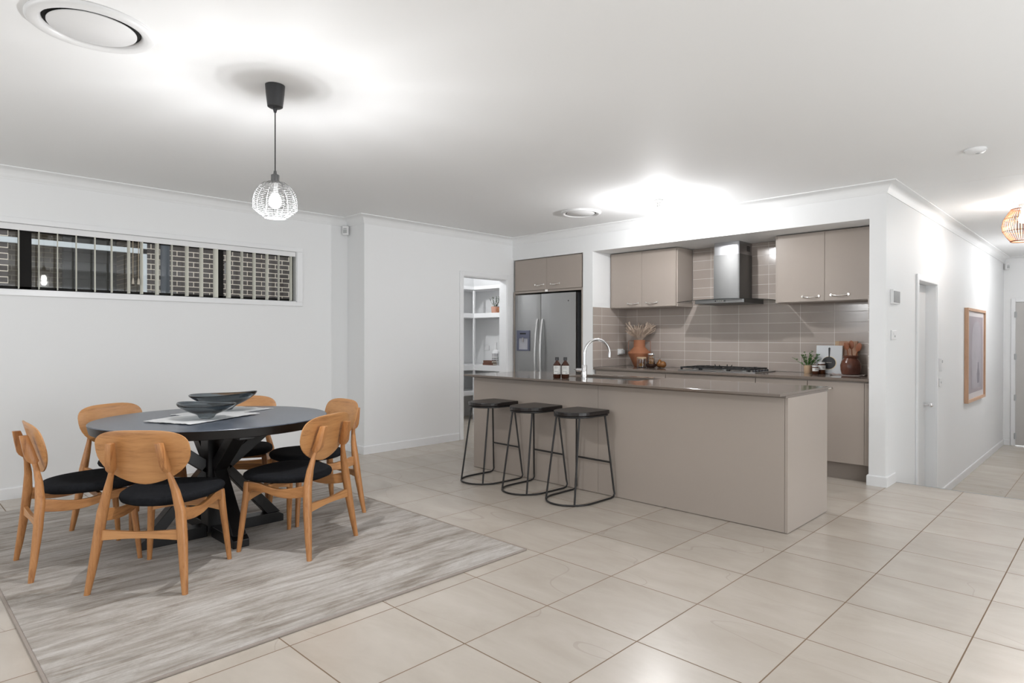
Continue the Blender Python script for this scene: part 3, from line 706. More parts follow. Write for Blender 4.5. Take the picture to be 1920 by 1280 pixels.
# two amber soap bottles
def soap(loc, label):
    e = empty('soap_bottle', loc, radians(46), label=label, cat='bottle', group='amber soap bottles by the sink')
    part('bottle', MB().lathe([(.030, 0), (.035, .006), (.035, .115), (.033, .122), (.014, .148), (.012, .152), (.012, .158)], n=28), AMBER, e, smooth=50)
    part('cap', MB().lathe([(.0165, .156), (.0165, .182), (.015, .184)], n=20), RUBBER, e, smooth=40)
    lb = MB(); a0, a1 = radians(-90 - 62), radians(-90 + 62); N = 14; r0 = .0357
    rw = [[lb.bm.verts.new((r0 * cos(a0 + (a1 - a0) * k / N), r0 * sin(a0 + (a1 - a0) * k / N), z_)) for k in range(N + 1)] for z_ in (.036, .110)]
    for k in range(N): lb.bm.faces.new((rw[0][k], rw[0][k + 1], rw[1][k + 1], rw[1][k]))
    l_ = part('paper_label', lb, LABELW, e, smooth=180)
    ink = MB()
    for (za, zb_, b0, b1) in ((.100, .1015, -40, 10), (.094, .0955, -40, 20), (.088, .0895, -40, 5), (.080, .0813, -40, 25), (.062, .0633, -40, 22), (.057, .0583, -40, 15), (.044, .0475, -5, 28)):
        rr = r0 + .0004; K = 6
        q = [[ink.bm.verts.new((rr * cos(radians(-90 + b0 + (b1 - b0) * k / K)), rr * sin(radians(-90 + b0 + (b1 - b0) * k / K)), z_)) for k in range(K + 1)] for z_ in (za, zb_)]
        for k in range(K): ink.bm.faces.new((q[0][k], q[0][k + 1], q[1][k + 1], q[1][k]))
    part('print', ink, INK, l_)
    return e
soap((-3.662, 4.152, .9205), 'amber soap bottle with white label, farther from the chrome tap')
soap((-3.598, 4.190, .9205), 'amber soap bottle with white label, nearer the chrome tap')

# ------------------------------------------------------------------ things on the back benchtop
BT = .9205
va = empty('terracotta_vase', (-4.36, 6.47, BT), radians(20), label='terracotta vase holding dried grasses in the left corner of the benchtop', cat='vase')
part('vase_body', MB().lathe([(.060, 0), (.066, .004), (.100, .085), (.138, .158), (.141, .166), (.137, .174), (.074, .238), (.070, .246), (.070, .325), (.066, .328), (.062, .325), (.062, .25), (.05, .22), (.05, .02), (0, .02)], n=40), TERRA, va, smooth=35)
for s_ in (-1, 1):
    part('handle', MB().tube([(s_ * .068, 0, .315), (s_ * .135, 0, .315), (s_ * .137, 0, .31), (s_ * .137, 0, .17)], .0035, 8), COPPER, va)
pg = MB(); rnd = random.Random(3)
for k in range(70):
    az = rnd.uniform(0, 2 * pi); lean = rnd.uniform(.1, 1.35) ** .9; Ls = rnd.uniform(.10, .21)
    p0 = Vector((rnd.uniform(-.03, .03), rnd.uniform(-.03, .03), .25)); p1 = Vector((cos(az) * .035, sin(az) * .035, .33))
    dr_ = Vector((cos(az) * lean, sin(az) * lean * .8, 1.0)).normalized()
    if dr_.y > .55: dr_.y = .5
    p2 = p1 + dr_ * Ls * .55; p3 = p2 + (dr_ + Vector((cos(az) * .3, sin(az) * .2, -.15))).normalized() * Ls * .6
    pg.tube([p0, p1, p2], .0013, 4, caps=False)
    q = [p2.lerp(p3, t) for t in (0, .25, .55, .8, 1)]; pg.tube([p2 - dr_ * .04] + q, [.0015, .005, .008, .008, .005, .001], 5)
    for j in range(17):
        t = rnd.uniform(-.1, .98); b0 = p2.lerp(p3, t); dd = (p3 - p2).normalized() * .9 + Vector((rnd.uniform(-.6, .6), rnd.uniform(-.6, .6), rnd.uniform(-.3, .5)))
        pg.tube([b0, b0 + dd.normalized() * .016, b0 + dd.normalized() * .032], [.003, .0038, .0006], 4)
for v in pg.bm.verts: v.co.y = min(v.co.y, .162); v.co.x = max(v.co.x, -.30)
o_ = part('dried_grasses', pg, PAMP); o_.location = (-4.36, 6.47, BT); tag(o_, 'bunch of fluffy dried grasses standing in the terracotta vase', 'dried grasses')
# glass jars
j1 = empty('glass_jar', (-4.225, 6.315, BT), label='squat glass jar with a wooden lid in front of the terracotta vase', cat='jar')
part('jar_glass', MB().lathe([(.050, 0), (.054, .004), (.054, .108), (.050, .108), (.050, .006), (0, .006)], n=28), GLASS, j1, smooth=40)
part('wooden_lid', MB().lathe([(.049, .100), (.049, .109), (.057, .109), (.057, .124), (.055, .126)], n=28), CORK, j1, smooth=40)
mx = MB()
for k in range(34):
    x, y, z_ = rnd.uniform(-.03, .03), rnd.uniform(-.03, .03), rnd.uniform(.012, .05); a = rnd.uniform(0, pi); d_ = Vector((cos(a), sin(a), rnd.uniform(-.4, .9))).normalized() * .016
    mx.tube([Vector((x, y, z_)) - d_ * .6, Vector((x, y, z_)) + d_ * .6], .004, 5)
part('spices', mx, DRIED, j1)
bw = empty('wooden_bowl', (-4.118, 6.36, BT), label='small dark turned wooden bowl under the jar of dried orange slices', cat='bowl')
part('bowl_shell', MB().lathe([(.030, 0), (.052, .008), (.064, .030), (.063, .046), (.058, .046), (.055, .030), (.040, .014), (0, .012)], n=32), WOODDK, bw, smooth=50)
j2 = empty('glass_jar', (-4.118, 6.36, BT + .0125), label='glass jar of dried orange slices standing in the dark wooden bowl', cat='jar')
part('jar_glass', MB().lathe([(.028, 0), (.040, .012), (.043, .03), (.043, .135), (.038, .145), (.034, .145), (.039, .13), (.039, .03), (.026, .01), (0, .008)], n=28), GLASS, j2, smooth=50)
part('metal_lid', MB().lathe([(.040, .142), (.043, .144), (.043, .156), (.040, .159)], n=28), CHROME, j2, smooth=40)
sl = MB()
for k in range(13):
    zz = .018 + k * .0088; R0 = Matrix.Rotation(rnd.uniform(-.7, .7), 4, 'X') @ Matrix.Rotation(rnd.uniform(-.5, .5), 4, 'Y')
    t_ = MB().lathe([(.026, -.0025), (.030, 0), (.026, .0025)], n=18)
    for f_ in list(t_.bm.faces):
        nv = [sl.bm.verts.new(R0 @ v.co + Vector((rnd.uniform(-.002, .002), 0, zz))) for v in f_.verts]; sl.bm.faces.new(nv)
    t_.bm.free()
part('orange_slices', sl, DRIED, j2)
def pear(loc, tilt, rz, label):
    e = empty('wooden_pear', loc, rz, label=label, cat='ornament', group='wooden pears on the benchtop')
    mb = MB().lathe([(0, 0), (.020, .002), (.036, .018), (.041, .036), (.036, .056), (.022, .074), (.016, .088), (.010, .096), (0, .098)], n=28)
    st_ = MB().tube([(0, 0, .094), (.004, 0, .108), (.010, 0, .116)], [.0025, .002, .0025], 6)
    for m2 in (mb, st_):
        for v in m2.bm.verts: v.co = Matrix.Rotation(tilt, 4, 'Y') @ (v.co - Vector((0, 0, .036))) + Vector((0, 0, .0415 if tilt else .036))
    part('pear_body', mb, PEARW, e, smooth=180); part('stem', st_, WOODDK, e)
pear((-4.045, 6.43, BT), 0, 0, 'polished wooden pear standing upright beside the dark bowl')
pear((-3.965, 6.375, BT), radians(-100), radians(15), 'polished wooden pear lying on its side nearest the hob')

# right-hand group
pt = empty('potted_herb', (-2.335, 6.45, BT), label='small green leafy plant in a pale wooden pot on the back benchtop', cat='potted plant')
part('pot', MB().lathe([(.034, 0), (.037, .004), (.038, .080), (.034, .082), (.033, .06), (0, .06)], n=24), CORK, pt, smooth=40)
lv = MB(); stt = MB()
def leafy(az, lean, Ls, n_, bend=.3):
    p = Vector((cos(az) * .012, sin(az) * .008, .06)); d_ = Vector((cos(az) * lean, sin(az) * lean * .5, 1)).normalized(); ps_ = [p.copy()]
    for k in range(8):
        d_ = (d_ + Vector((cos(az) * .05, 0, -.05)) * bend).normalized(); p = p + d_ * Ls / 8; ps_.append(p.copy())
    stt.tube(ps_, .0013, 4)
    for k in range(n_):
        t = rnd.uniform(.15, 1) * 7.99; i0 = int(t); q = ps_[i0].lerp(ps_[min(i0 + 1, 8)], t - i0); a = rnd.uniform(0, 2 * pi)
        d2_ = Vector((cos(a), sin(a), rnd.uniform(.0, 1.0))).normalized(); s2 = d2_.cross(Vector((0, 0, 1))).normalized(); L2 = rnd.uniform(.017, .028)
        vs = [lv.bm.verts.new(q + d2_ * L2 * u_ + s2 * L2 * w_) for u_, w_ in ((0, 0), (.45, .28), (1, 0), (.45, -.28))]
        lv.bm.faces.new(vs)
leafy(pi, 1.35, .17, 26, .1)
for az, le, Ls, n_ in ((2.6, .45, .14, 40), (2.2, .35, .16, 40), (1.4, .3, .15, 36), (0, .5, .15, 44), (.4, .65, .16, 44), (-.3, .8, .15, 36), (-.8, .4, .13, 36), (4.1, .3, .13, 36), (0.1, 1.1, .14, 24), (5.2, .3, .15, 36), (.9, .2, .17, 40)): leafy(az, le, Ls, n_)
part('leaves', lv, GREEN, pt); part('stems', stt, GREEN, pt)
def jam(loc, r, h, label):
    e = empty('preserve_jar', loc, radians(38), label=label, cat='jar', group='small labelled preserve jars')
    part('jar_glass', MB().lathe([(r * .9, 0), (r, .004), (r, h * .80), (r * .86, h * .86)], n=26), JAM, e, smooth=50)
    part('lid', MB().lathe([(r * .92, h * .86), (r * .94, h * .865), (r * .94, h), (r * .9, h * 1.01)], n=26), WHITEP, e, smooth=40)
    lb = MB(); N = 14; rr = r + .0006; a0, a1 = radians(-165), radians(-15)
    q = [[lb.bm.verts.new((rr * cos(a0 + (a1 - a0) * k / N), rr * sin(a0 + (a1 - a0) * k / N), z_)) for k in range(N + 1)] for z_ in (h * .36, h * .74)]
    for k in range(N): lb.bm.faces.new((q[0][k], q[0][k + 1], q[1][k + 1], q[1][k]))
    l_ = part('paper_label', lb, LABELW, e, smooth=180)
    ik = MB(); rr += .0004
    for za, zb_ in ((.62, .65), (.54, .56), (.48, .50)):
        q = [[ik.bm.verts.new((rr * cos(radians(-110 + 8 * k)), rr * sin(radians(-110 + 8 * k)), h * z_)) for k in range(6)] for z_ in (za, zb_)]
        for k in range(5): ik.bm.faces.new((q[0][k], q[0][k + 1], q[1][k + 1], q[1][k]))
    part('print', ik, INK, l_)
jam((-2.248, 6.405, BT), .031, .082, 'shorter small jar with white lid and label in front of the plant')
jam((-2.214, 6.48, BT), .037, .115, 'taller small jar with white lid and label in front of the white box')
# white box with a frying pan printed on it, leaning on the wall tiles
rb = radians(7)
bxo = empty('printed_box', (-2.155, 6.534, BT), 0, label='flat white box printed with a black frying pan beside the cutting boards', cat='box')
tilt = Matrix.Rotation(-radians(5), 4, 'X')
def tb(mb):
    for v in mb.bm.verts: v.co = tilt @ v.co + Vector((0, 0, .003))
    return mb
part('carton', tb(MB().box(-.130, .116, -.012, .018, 0, .278)), mat('white_card', (.66, .68, .70), .5, noise=.04), bxo, bevel=.001)
pan = MB(); cxp, czp = -.005, .105; N = 36
pan.prism([(cxp + .071 * cos(2 * pi * k / N), czp + .066 * sin(2 * pi * k / N)) for k in range(N)], -.0132, -.0121, 'Y')
part('pan_rim_print', tb(pan), mat('cream_print', (.72, .62, .42), .6, noise=.05), bxo)
pan = MB(); pan.prism([(cxp - .003 + .066 * cos(2 * pi * k / N), czp + .061 * sin(2 * pi * k / N)) for k in range(N)], -.0138, -.0133, 'Y')
hd = [(cxp - .006, .165), (cxp + .006, .165), (cxp + .009, .235)] + [(cxp + .010 * cos(a * pi / 6), .248 + .010 * sin(a * pi / 6)) for a in range(7)] + [(cxp - .009, .235)]
pan.prism(hd, -.0138, -.0133, 'Y')
part('pan_print', tb(pan), mat('black_print', (.035, .035, .037), .5, noise=.1), bxo)
tx = MB()
for k, w_ in enumerate((.005, .007, .004, .007, .005, .006, .004)): tx.box(cxp - .028 + k * .008, cxp - .028 + k * .008 + w_, -.0142, -.0139, czp + .001, czp + .006)
part('pan_lettering', tb(tx), mat('pale_print', (.5, .47, .42), .6, noise=.05), bxo)
# boards
def cutting(loc, w_, h_, t_, lean, m_, label, rz=0):
    mb = MB().box(-w_ / 2, w_ / 2, -t_, 0, 0, h_)
    for v in mb.bm.verts: v.co = Matrix.Rotation(-lean, 4, 'X') @ v.co
    mn = min(v.co.z for v in mb.bm.verts)
    for v in mb.bm.verts: v.co.z -= mn
    o = part('cutting_board', mb, m_, bevel=.004); o.location = loc; o.rotation_euler.z = rz
    tag(o, label, 'cutting board', 'wooden cutting boards leaning on the splashback'); return o
cutting((-2.05, 6.612, BT), .165, .325, .016, radians(5), CORK, 'pale cutting board leaning on the tiles, mostly hidden behind the browner board')
cutting((-1.998, 6.578, BT), .172, .325, .018, radians(5), BOARD, 'brown striped cutting board leaning on the tiles behind the crock')
ck = empty('utensil_crock', (-1.930, 6.440, BT + .006), label='glazed dark reddish brown stoneware crock standing on the patterned cloth', cat='crock')
part('crock_body', MB().lathe([(.070, 0), (.082, .006), (.091, .045), (.092, .090), (.082, .130), (.064, .150), (.062, .158), (.072, .168), (.072, .180), (.064, .182), (.056, .172), (.056, .15), (.07, .12), (.07, .02), (0, .02)], n=40), POTB, ck, smooth=45)
def spoon(loc, top, slots, name, label, m_):
    e = empty(name, loc, 0, label=label, cat='utensil', group='wooden utensils in the crock')
    top = Vector(top); d_ = top.normalized()
    part('utensil_handle', MB().tube([(0, 0, 0), top * .78], [.006, .005], 8), m_, e)
    b0 = top * .76; u_ = d_.cross(Vector((0, 1, 0))).normalized(); mb = MB(); n_ = u_.cross(d_)
    N = 20
    out = []
    for k in range(N):
        a = 2 * pi * k / N; rr = 1.0
        if slots and .25 < a / pi < .75 and k % 2 == 0: rr = .55
        out.append(b0 + d_ * (.036 + .042 * rr * sin(a)) + u_ * (.024 * cos(a)))
    c_ = b0 + d_ * .036 - n_ * .006
    A_ = [mb.bm.verts.new(p) for p in out]; B_ = [mb.bm.verts.new(p - n_ * .004) for p in out]; cA = mb.bm.verts.new(c_); cB = mb.bm.verts.new(c_ - n_ * .004)
    for k in range(N): k2 = (k + 1) % N; mb.bm.faces.new((A_[k], A_[k2], cA)); mb.bm.faces.new((B_[k2], B_[k], cB)); mb.bm.faces.new((A_[k], B_[k], B_[k2], A_[k2]))
    part('utensil_head', mb, m_, e, smooth=60); return e
spoon((-1.925, 6.43, BT + .03), (-.045, -.005, .285), True, 'salad_fork', 'reddish wooden fork standing in the crock, farthest left', REDWOOD)
spoon((-1.915, 6.455, BT + .03), (-.020, .01, .295), False, 'wooden_spoon', 'reddish wooden spoon standing in the crock just right of the fork', REDWOOD)
spoon((-1.935, 6.44, BT + .03), (.085, .0, .270), False, 'wooden_spatula', 'reddish wooden utensil leaning to the right out of the crock', REDWOOD).scale = (1, 1, 1)
cl = MB(); NX, NY = 40, 10; g = []
for k in range(2):
    for i in range(NX + 1):
        for j in range(NY + 1):
            u_, v_ = i / NX, j / NY
            x = -2.105 + .31 * u_; y = 6.335 + .15 * v_ + .012 * sin(u_ * 7)
            crump = .012 * max(0, 1 - u_ * 4) + .010 * max(0, (u_ - .85) * 6)
            z_ = BT + .0005 + (.0035 if k else 0) + (crump * (.5 + .5 * sin(v_ * 9 + u_ * 22)) if (u_ < .27 or u_ > .86) else 0)
            g.append(cl.bm.verts.new((x, y, z_)))
idx = lambda k, i, j: g[k * (NX + 1) * (NY + 1) + i * (NY + 1) + j]
for i in range(NX):
    for j in range(NY):
        cl.bm.faces.new((idx(1, i, j), idx(1, i + 1, j), idx(1, i + 1, j + 1), idx(1, i, j + 1))); cl.bm.faces.new((idx(0, i, j), idx(0, i, j + 1), idx(0, i + 1, j + 1), idx(0, i + 1, j)))
for i in range(NX):
    for j in (0, NY): cl.bm.faces.new((idx(0, i, j), idx(0, i + 1, j), idx(1, i + 1, j), idx(1, i, j)))
for j in range(NY):
    for i in (0, NX): cl.bm.faces.new((idx(0, i, j), idx(0, i, j + 1), idx(1, i, j + 1), idx(1, i, j)))
single('tea_towel', cl, mat('patterned_cloth', (.60, .55, .52), .9, noise=.9, nscale=55, vary=(.25, .17, .15)), 'crumpled patterned cloth lying under the dark crock', 'cloth', smooth=60)
# power outlet with plug on the side tiles
ou = empty('power_outlet', (KX0 + .010, 6.50, 1.06), label='white power outlet with plugs on the side tiles behind the vase', cat='outlet')
part('plate', MB().box(0, .010, -.055, .055, 0, .075), WHITEP, ou, bevel=.002)
part('plug', MB().box(.010, .045, -.045, -.005, .012, .062), WHITEP, ou, bevel=.004)
part('plug', MB().box(.010, .045, .008, .045, .012, .062), GREYP, ou, bevel=.004)

# ================================================================== STOOLS
def dshape(w_, yb, yf, n=18, rc=.05):
    """D outline: rounded front towards -y, flat back at yb"""
    pts = []; r = w_ / 2; yc = yf + r
    for k in range(n + 1):
        a = pi + pi * k / n; pts.append((r * cos(a), yc + r * sin(a)))
    for k in range(5):
        a = k * pi / 2 / 4; pts.append((r - rc + rc * cos(a), yb - rc + rc * sin(a)))
    for k in range(5):
        a = pi / 2 + k * pi / 2 / 4; pts.append((-r + rc + rc * cos(a), yb - rc + rc * sin(a)))
    return pts
def make_stool(loc, rz, label):
    e = empty('bar_stool', loc, rz, label=label, cat='bar stool', group='black bar stools at the island')
    part('seat', MB().prism(dshape(.345, .20, -.20, rc=.02), .672, .703), STOOLW, e, bevel=.006, seg=3)
    rim = [(x, y, .664) for x, y in dshape(.325, .19, -.19, rc=.03)]
    part('seat_rim', MB().tube(rim, .008, 6, closed=True), BLACKM, e)
    r = .0076; wb, wt = .200, .148
    # base loop: open at the back, turning up into the rear legs
    pts = [(-wt, .160, .662), (-wb + .004, .214, .07), (-wb, .220, .035), (-wb, .205, .013), (-wb, .175, .0082), (-wb, .06, .0082), (-wb, -.07, .0082)]
    for k in range(1, 16):
        a = pi + pi * k / 16; pts.append((wb * cos(a), -.07 + .205 * sin(a), .0082))
    pts += [(wb, -.07, .0082), (wb, .06, .0082), (wb, .175, .0082), (wb, .205, .013), (wb, .220, .035), (wb - .004, .214, .07), (wt, .160, .662)]
    lf_ = pts[:3]; base = pts[1:-1]; rt = pts[-2:]; lf_ = pts[:2]
    part('base_ring', MB().tube(base, r, 8), BLACKM, e, smooth=60)
    part('leg', MB().tube(lf_, r, 8), BLACKM, e, smooth=60); part('leg', MB().tube(rt, r, 8), BLACKM, e, smooth=60)
    part('leg', MB().tube([(-.118, -.118, .662), (-.148, -.208, .0082)], r, 8), BLACKM, e, smooth=60)
    part('leg', MB().tube([(.118, -.118, .662), (.148, -.208, .0082)], r, 8), BLACKM, e, smooth=60)
    part('footrest', MB().tube([(-.177, .195, .285), (.177, .195, .285)], r, 8), BLACKM, e)
    return e
make_stool((-4.195, 3.842, 0), radians(-2), 'black bar stool at the left end of the island nearest the pantry')
make_stool((-3.668, 3.845, 0), radians(-2), 'middle of the three black bar stools at the island')
make_stool((-3.178, 3.852, 0), radians(-1), 'rightmost of the three black bar stools at the island')

# ================================================================== RUG AND DINING SET
rg = empty('area_rug', (-4.28, 1.567, 0), label='large streaky grey and beige rug lying under the dining table', cat='rug')
ro = lp('pile', MB().box(-5.925, -2.635, .447, 2.690, .001, .011), RUG, rg, bevel=.003)
bd = MB().box(-5.935, -2.622, .435, .4475, .0005, .0105).box(-5.935, -2.622, 2.6895, 2.702, .0005, .0105).box(-2.6355, -2.622, .4475, 2.6895, .0005, .0105).box(-5.935, -5.9245, .4475, 2.6895, .0005, .0105)
lp('edge_binding', bd, RUGE, rg, bevel=.003)
RZ = .0112
TC = (-4.295, 1.53)
tb_ = empty('dining_table', (TC[0], TC[1], RZ), label='round blue black wooden dining table on a crossed pedestal base', cat='dining table')
T1 = .751
mb = MB().lathe([(.640, T1 - .056), (.645, T1 - .053), (.655, T1 - .004), (.651, T1)], n=96, sx=1.048, sy=.992)
for v in mb.bm.verts: v.co = Matrix.Rotation(radians(54), 4, 'Z') @ v.co
tt = part('table_top', mb, TABLETOP, tb_, smooth=30)
mesh_material(tt, BLACKW, lambda p: p.normal.z < .5)
part('pedestal_post', MB().box(-.066, .066, -.066, .066, .03, T1 - .06), BLACKW, tb_, bevel=.004)
for ax in range(4):
    R_ = Matrix.Rotation(ax * pi / 2, 4, 'Z'); lim = (.415, .43)[ax % 2]
    def RR(mb_):
        for v in mb_.bm.verts: v.co = R_ @ v.co
        return mb_
    part('foot_beam', RR(MB().prism([(.067, 0), (lim, 0), (lim, .045), (lim - .035, .068), (.067, .068)], -.048, .048, 'Y')), BLACKW, tb_, bevel=.003)
    part('lower_brace', RR(MB().prism([(.067, .37), (.067, .455), (lim - .02, .068), (lim - .11, .068)], -.040, .040, 'Y')), BLACKW, tb_, bevel=.003)
    part('upper_brace', RR(MB().prism([(.067, .40), (.067, .49), (.285, T1 - .09), (.40, T1 - .09)], -.040, .040, 'Y')), BLACKW, tb_, bevel=.003)
part('under_frame', MB().box(-.50, .50, -.045, .045, T1 - .091, T1 - .0565).box(-.045, .045, -.50, .50, T1 - .091, T1 - .0565), BLACKW, tb_, bevel=.003)
ZT = RZ + T1

# linen mats
def linen(cn, label, z0, seed):
    r = random.Random(seed); a, b, c_, d_ = [Vector((*p, 0)) for p in cn]; N, K = 44, 30; mb = MB(); gr = {}
    for s_ in (0, 1):
        for i in range(N + 1):
            for j in range(K + 1):
                u_, v_ = i / N, j / K
                p = a.lerp(b, u_).lerp(d_.lerp(c_, u_), v_)
                ed = min(u_, 1 - u_, v_, 1 - v_)
                if ed < .001: p = p + Vector((r.uniform(-.006, .006), r.uniform(-.006, .006), 0)) if s_ == 0 else Vector(gr[0, i, j].co.xy).to_3d()
                gr[s_, i, j] = mb.bm.verts.new((p.x, p.y, z0 + s_ * .0022 + (.0012 * sin(u_ * 17 + v_ * 5) + .0012)))
    for i in range(N):
        for j in range(K):
            mb.bm.faces.new((gr[1, i, j], gr[1, i + 1, j], gr[1, i + 1, j + 1], gr[1, i, j + 1])); mb.bm.faces.new((gr[0, i, j], gr[0, i, j + 1], gr[0, i + 1, j + 1], gr[0, i + 1, j]))
        for j in (0, K): mb.bm.faces.new((gr[0, i, j], gr[0, i + 1, j], gr[1, i + 1, j], gr[1, i, j]))
    for j in range(K):
        for i in (0, N): mb.bm.faces.new((gr[0, i, j], gr[0, i, j + 1], gr[1, i, j + 1], gr[1, i, j]))
    return single('linen_mat', mb, LINEN, label, 'cloth', 'frayed linen mats on the table', smooth=60)
linen([(-4.335, 1.130), (-3.985, 1.285), (-4.240, 1.790), (-4.575, 1.63)], 'frayed white linen mat under the smaller front glass bowl', ZT + .0042, 1)
linen([(-4.600, 1.355), (-4.27, 1.52), (-4.495, 1.995), (-4.83, 1.85)], 'frayed white linen mat under the larger rear glass bowl', ZT, 2)
# glass bowls
def gbowl(loc, rz, a, b, h, ft, label, skew):
    mb = MB(); N = 56
    prof_o = [(ft, 0), (ft * 1.05, .012), (ft * 1.25, .03), (.62, .045 / .1 * h), (.86, .07 / .1 * h), (1.0, .9 * h), (.985, .985 * h)]
    prof_i = [(.955, .99 * h), (.93, .9 * h), (.80, .72 * h), (.55, .50 * h), (.22, .40 * h)]
    rings = []
    for k, (r, z_) in enumerate(prof_o + prof_i):
        ring = []
        for i in range(N):
            th = 2 * pi * i / N; ex = .35 + .65 * min(1, max(0, (r - ft) / (1 - ft)))
            lift = (skew * cos(th) + .006 * cos(2 * th)) * (z_ / h) ** 2
            bb = b * (1 + .06 * cos(3 * th)); rx = a * r if r > ft * 1.3 else a * r * .9
            ring.append(mb.bm.verts.new((rx * cos(th), (bb if r > ft * 1.3 else a * .8) * r * sin(th), z_ + lift)))
        rings.append(ring)
    for p, q in zip(rings, rings[1:]):
        for i in range(N): mb.bm.faces.new((p[i], p[(i + 1) % N], q[(i + 1) % N], q[i]))
    mb.bm.faces.new(rings[0][::-1]); mb.bm.faces.new(rings[-1])
    o = part('glass_bowl', mb, SMOKE, smooth=180, subd=1); o.location = loc; o.rotation_euler.z = rz
    tag(o, label, 'bowl', 'smoked glass bowls on the table'); return o
gbowl((-4.172, 1.435, ZT + .0092), YAW, .174, .145, .096, .28, 'smaller thick smoked glass bowl, the front one on the table', -.004)
gbowl((-4.550, 1.672, ZT + .0092), YAW + .04, .226, .160, .120, .30, 'larger thick smoked glass bowl, the rear one on the table', .012)

# ------------------------------------------------------------------ dining chairs
def loft(rings):
    """rings: list of closed vertex lists (same length)"""
    mb = MB(); R_ = [[mb.bm.verts.new(p) for p in r] for r in rings]
    for a, b in zip(R_, R_[1:]):
        for i in range(len(a)): j = (i + 1) % len(a); mb.bm.faces.new((a[i], a[j], b[j], b[i]))
    mb.bm.faces.new(R_[0][::-1]); mb.bm.faces.new(R_[-1]); return mb
def sect(c, wx, wy, n=12, p=2.6, ang=0):
    out = []
    for k in range(n):
        a = 2 * pi * k / n; ca, sa = cos(a), sin(a)
        x = wx / 2 * math.copysign(abs(ca) ** (2 / p), ca); y = wy / 2 * math.copysign(abs(sa) ** (2 / p), sa)
        out.append(Vector((c[0] + x * cos(ang) - y * sin(ang), c[1] + x * sin(ang) + y * cos(ang), c[2])))
    return out
def make_chair(loc, rz, label):
    e = empty('dining_chair', loc, rz, label=label, cat='dining chair', group='oak dining chairs around the table')
    # seat: rounded pad, front corners lifted
    mb = MB(); N = 48; rings = []
    def outline(a, s_=1):
        x = .235 * math.copysign(abs(cos(a)) ** .86, cos(a)); y = .245 * math.copysign(abs(sin(a)) ** .80, sin(a))
        x *= (1 + .13 * y / .245)
        return x * s_, y * s_ + .060
    def zoff(x, y): return .12 * x * x + .03 * max(0, y) ** 2
    for s_, dz in ((.0001, -.012), (.5, -.012), (.88, -.008), (.975, .002), (1.0, .016), (.985, .030), (.93, .040), (.75, .042), (.45, .037), (.0001, .035)):
        ring = []
        for k in range(N):
            x, y = outline(2 * pi * k / N, s_); ring.append((x, y, .417 + dz + zoff(x, y)))
        rings.append(ring)
    part('seat', loft(rings), FABRIC, e, smooth=180)
    # backrest: bent ply shell
    mb = MB(); N = 40; ang = radians(14)
    def bpt(u_, w_, off):
        # u across, w up (local), off forward
        cur = .42 * u_ * u_
        y = -.214 + cur - w_ * sin(ang) + off; return (u_, y, .702 + w_ * cos(ang))
    def bout(a):
        ca, sa = cos(a), sin(a)
        if sa >= 0: return .234 * math.copysign(abs(ca) ** .62, ca), .108 * abs(sa) ** .62
        return .234 * math.copysign(abs(ca) ** 1.22, ca), -.182 * abs(sa) ** .95
    rings = []
    for s_, off in ((.02, .006), (.35, .006), (.7, .006), (.96, .006), (1.0, .003), (1.0, -.003), (.96, -.006), (.7, -.006), (.35, -.006), (.02, -.006)):
        rings.append([bpt(*(q * s_ for q in bout(2 * pi * k / N)), off) for k in range(N)])
    part('backrest', loft(rings), OAKX, e, smooth=50)
    for s_ in (-1, 1):
        # rear leg: round taper, waist, then blade carrying the backrest
        cs = [((.238, -.250, 0), .026, .026), ((.226, -.236, .10), .035, .035), ((.208, -.216, .26), .045, .044), ((.192, -.204, .40), .047, .046), ((.168, -.205, .50), .038, .036), ((.146, -.214, .575), .026, .026), ((.138, -.220, .600), .024, .026)]
        mb1 = loft([sect((s_ * c_[0], c_[1], c_[2]), wx, wy) for c_, wx, wy in cs])
        lg = part('leg', mb1, OAKZ, e, smooth=60)
        bl_ = [((.138, -.222, .598), .024, .028), ((.136, -.226, .612), .030, .050), ((.132, -.234, .630), .031, .054), ((.126, -.246, .68), .031, .050), ((.118, -.262, .745), .030, .038), ((.118, -.263, .747), .026, .034)]
        part('blade', loft([sect((s_ * c_[0], c_[1], c_[2]), wx, wy, p=7) for c_, wx, wy in bl_]), OAKZ, lg, smooth=40)
        # front leg
        cs = [((.226, .245, 0), .023, .023), ((.216, .236, .12), .030, .030), ((.199, .219, .31), .036, .036), ((.193, .213, .400), .036, .036), ((.192, .212, .410), .034, .034)]
        part('leg', loft([sect((s_ * c_[0], c_[1], c_[2]), wx, wy) for c_, wx, wy in cs]), OAKZ, e, smooth=60)
        # side rail: curved board from rear leg rising to front leg
        top = []; bot = []
        for k in range(13):
            t = k / 12; y = -.190 + .385 * t
            zt = .411 - .030 * sin(pi * min(1, t * 1.15)) ** 1.2
            zb_ = .347 - .016 * sin(pi * min(1, t * 1.5)) + (.020 * max(0, t - .55) / .45 if t < .93 else .002)
            top.append((y, zt)); bot.append((y, zb_))
        rings = []
        for (y, zt), (_, zb_) in zip(top, bot):
            x = s_ * .192; hw = .0115
            rings.append([(x - hw, y, zb_), (x + hw, y, zb_), (x + hw, y, zt), (x - hw, y, zt)])
        part('side_rail', loft(rings), OAKY, e, bevel=.003)
    def xrail(y, z0, w0, w1, x1, name, arch=0, th=.020):
        rings = []
        for k in range(17):
            t = k / 16 * 2 - 1; h = w1 + (w0 - w1) * abs(t) ** 1.6; zc = z0 + arch * (1 - t * t)
            rings.append([(t * x1, y - th / 2, zc - h / 2), (t * x1, y + th / 2, zc - h / 2), (t * x1, y + th / 2, zc + h / 2), (t * x1, y - th / 2, zc + h / 2)])
        part(name, loft(rings), OAKX, e, bevel=.002)
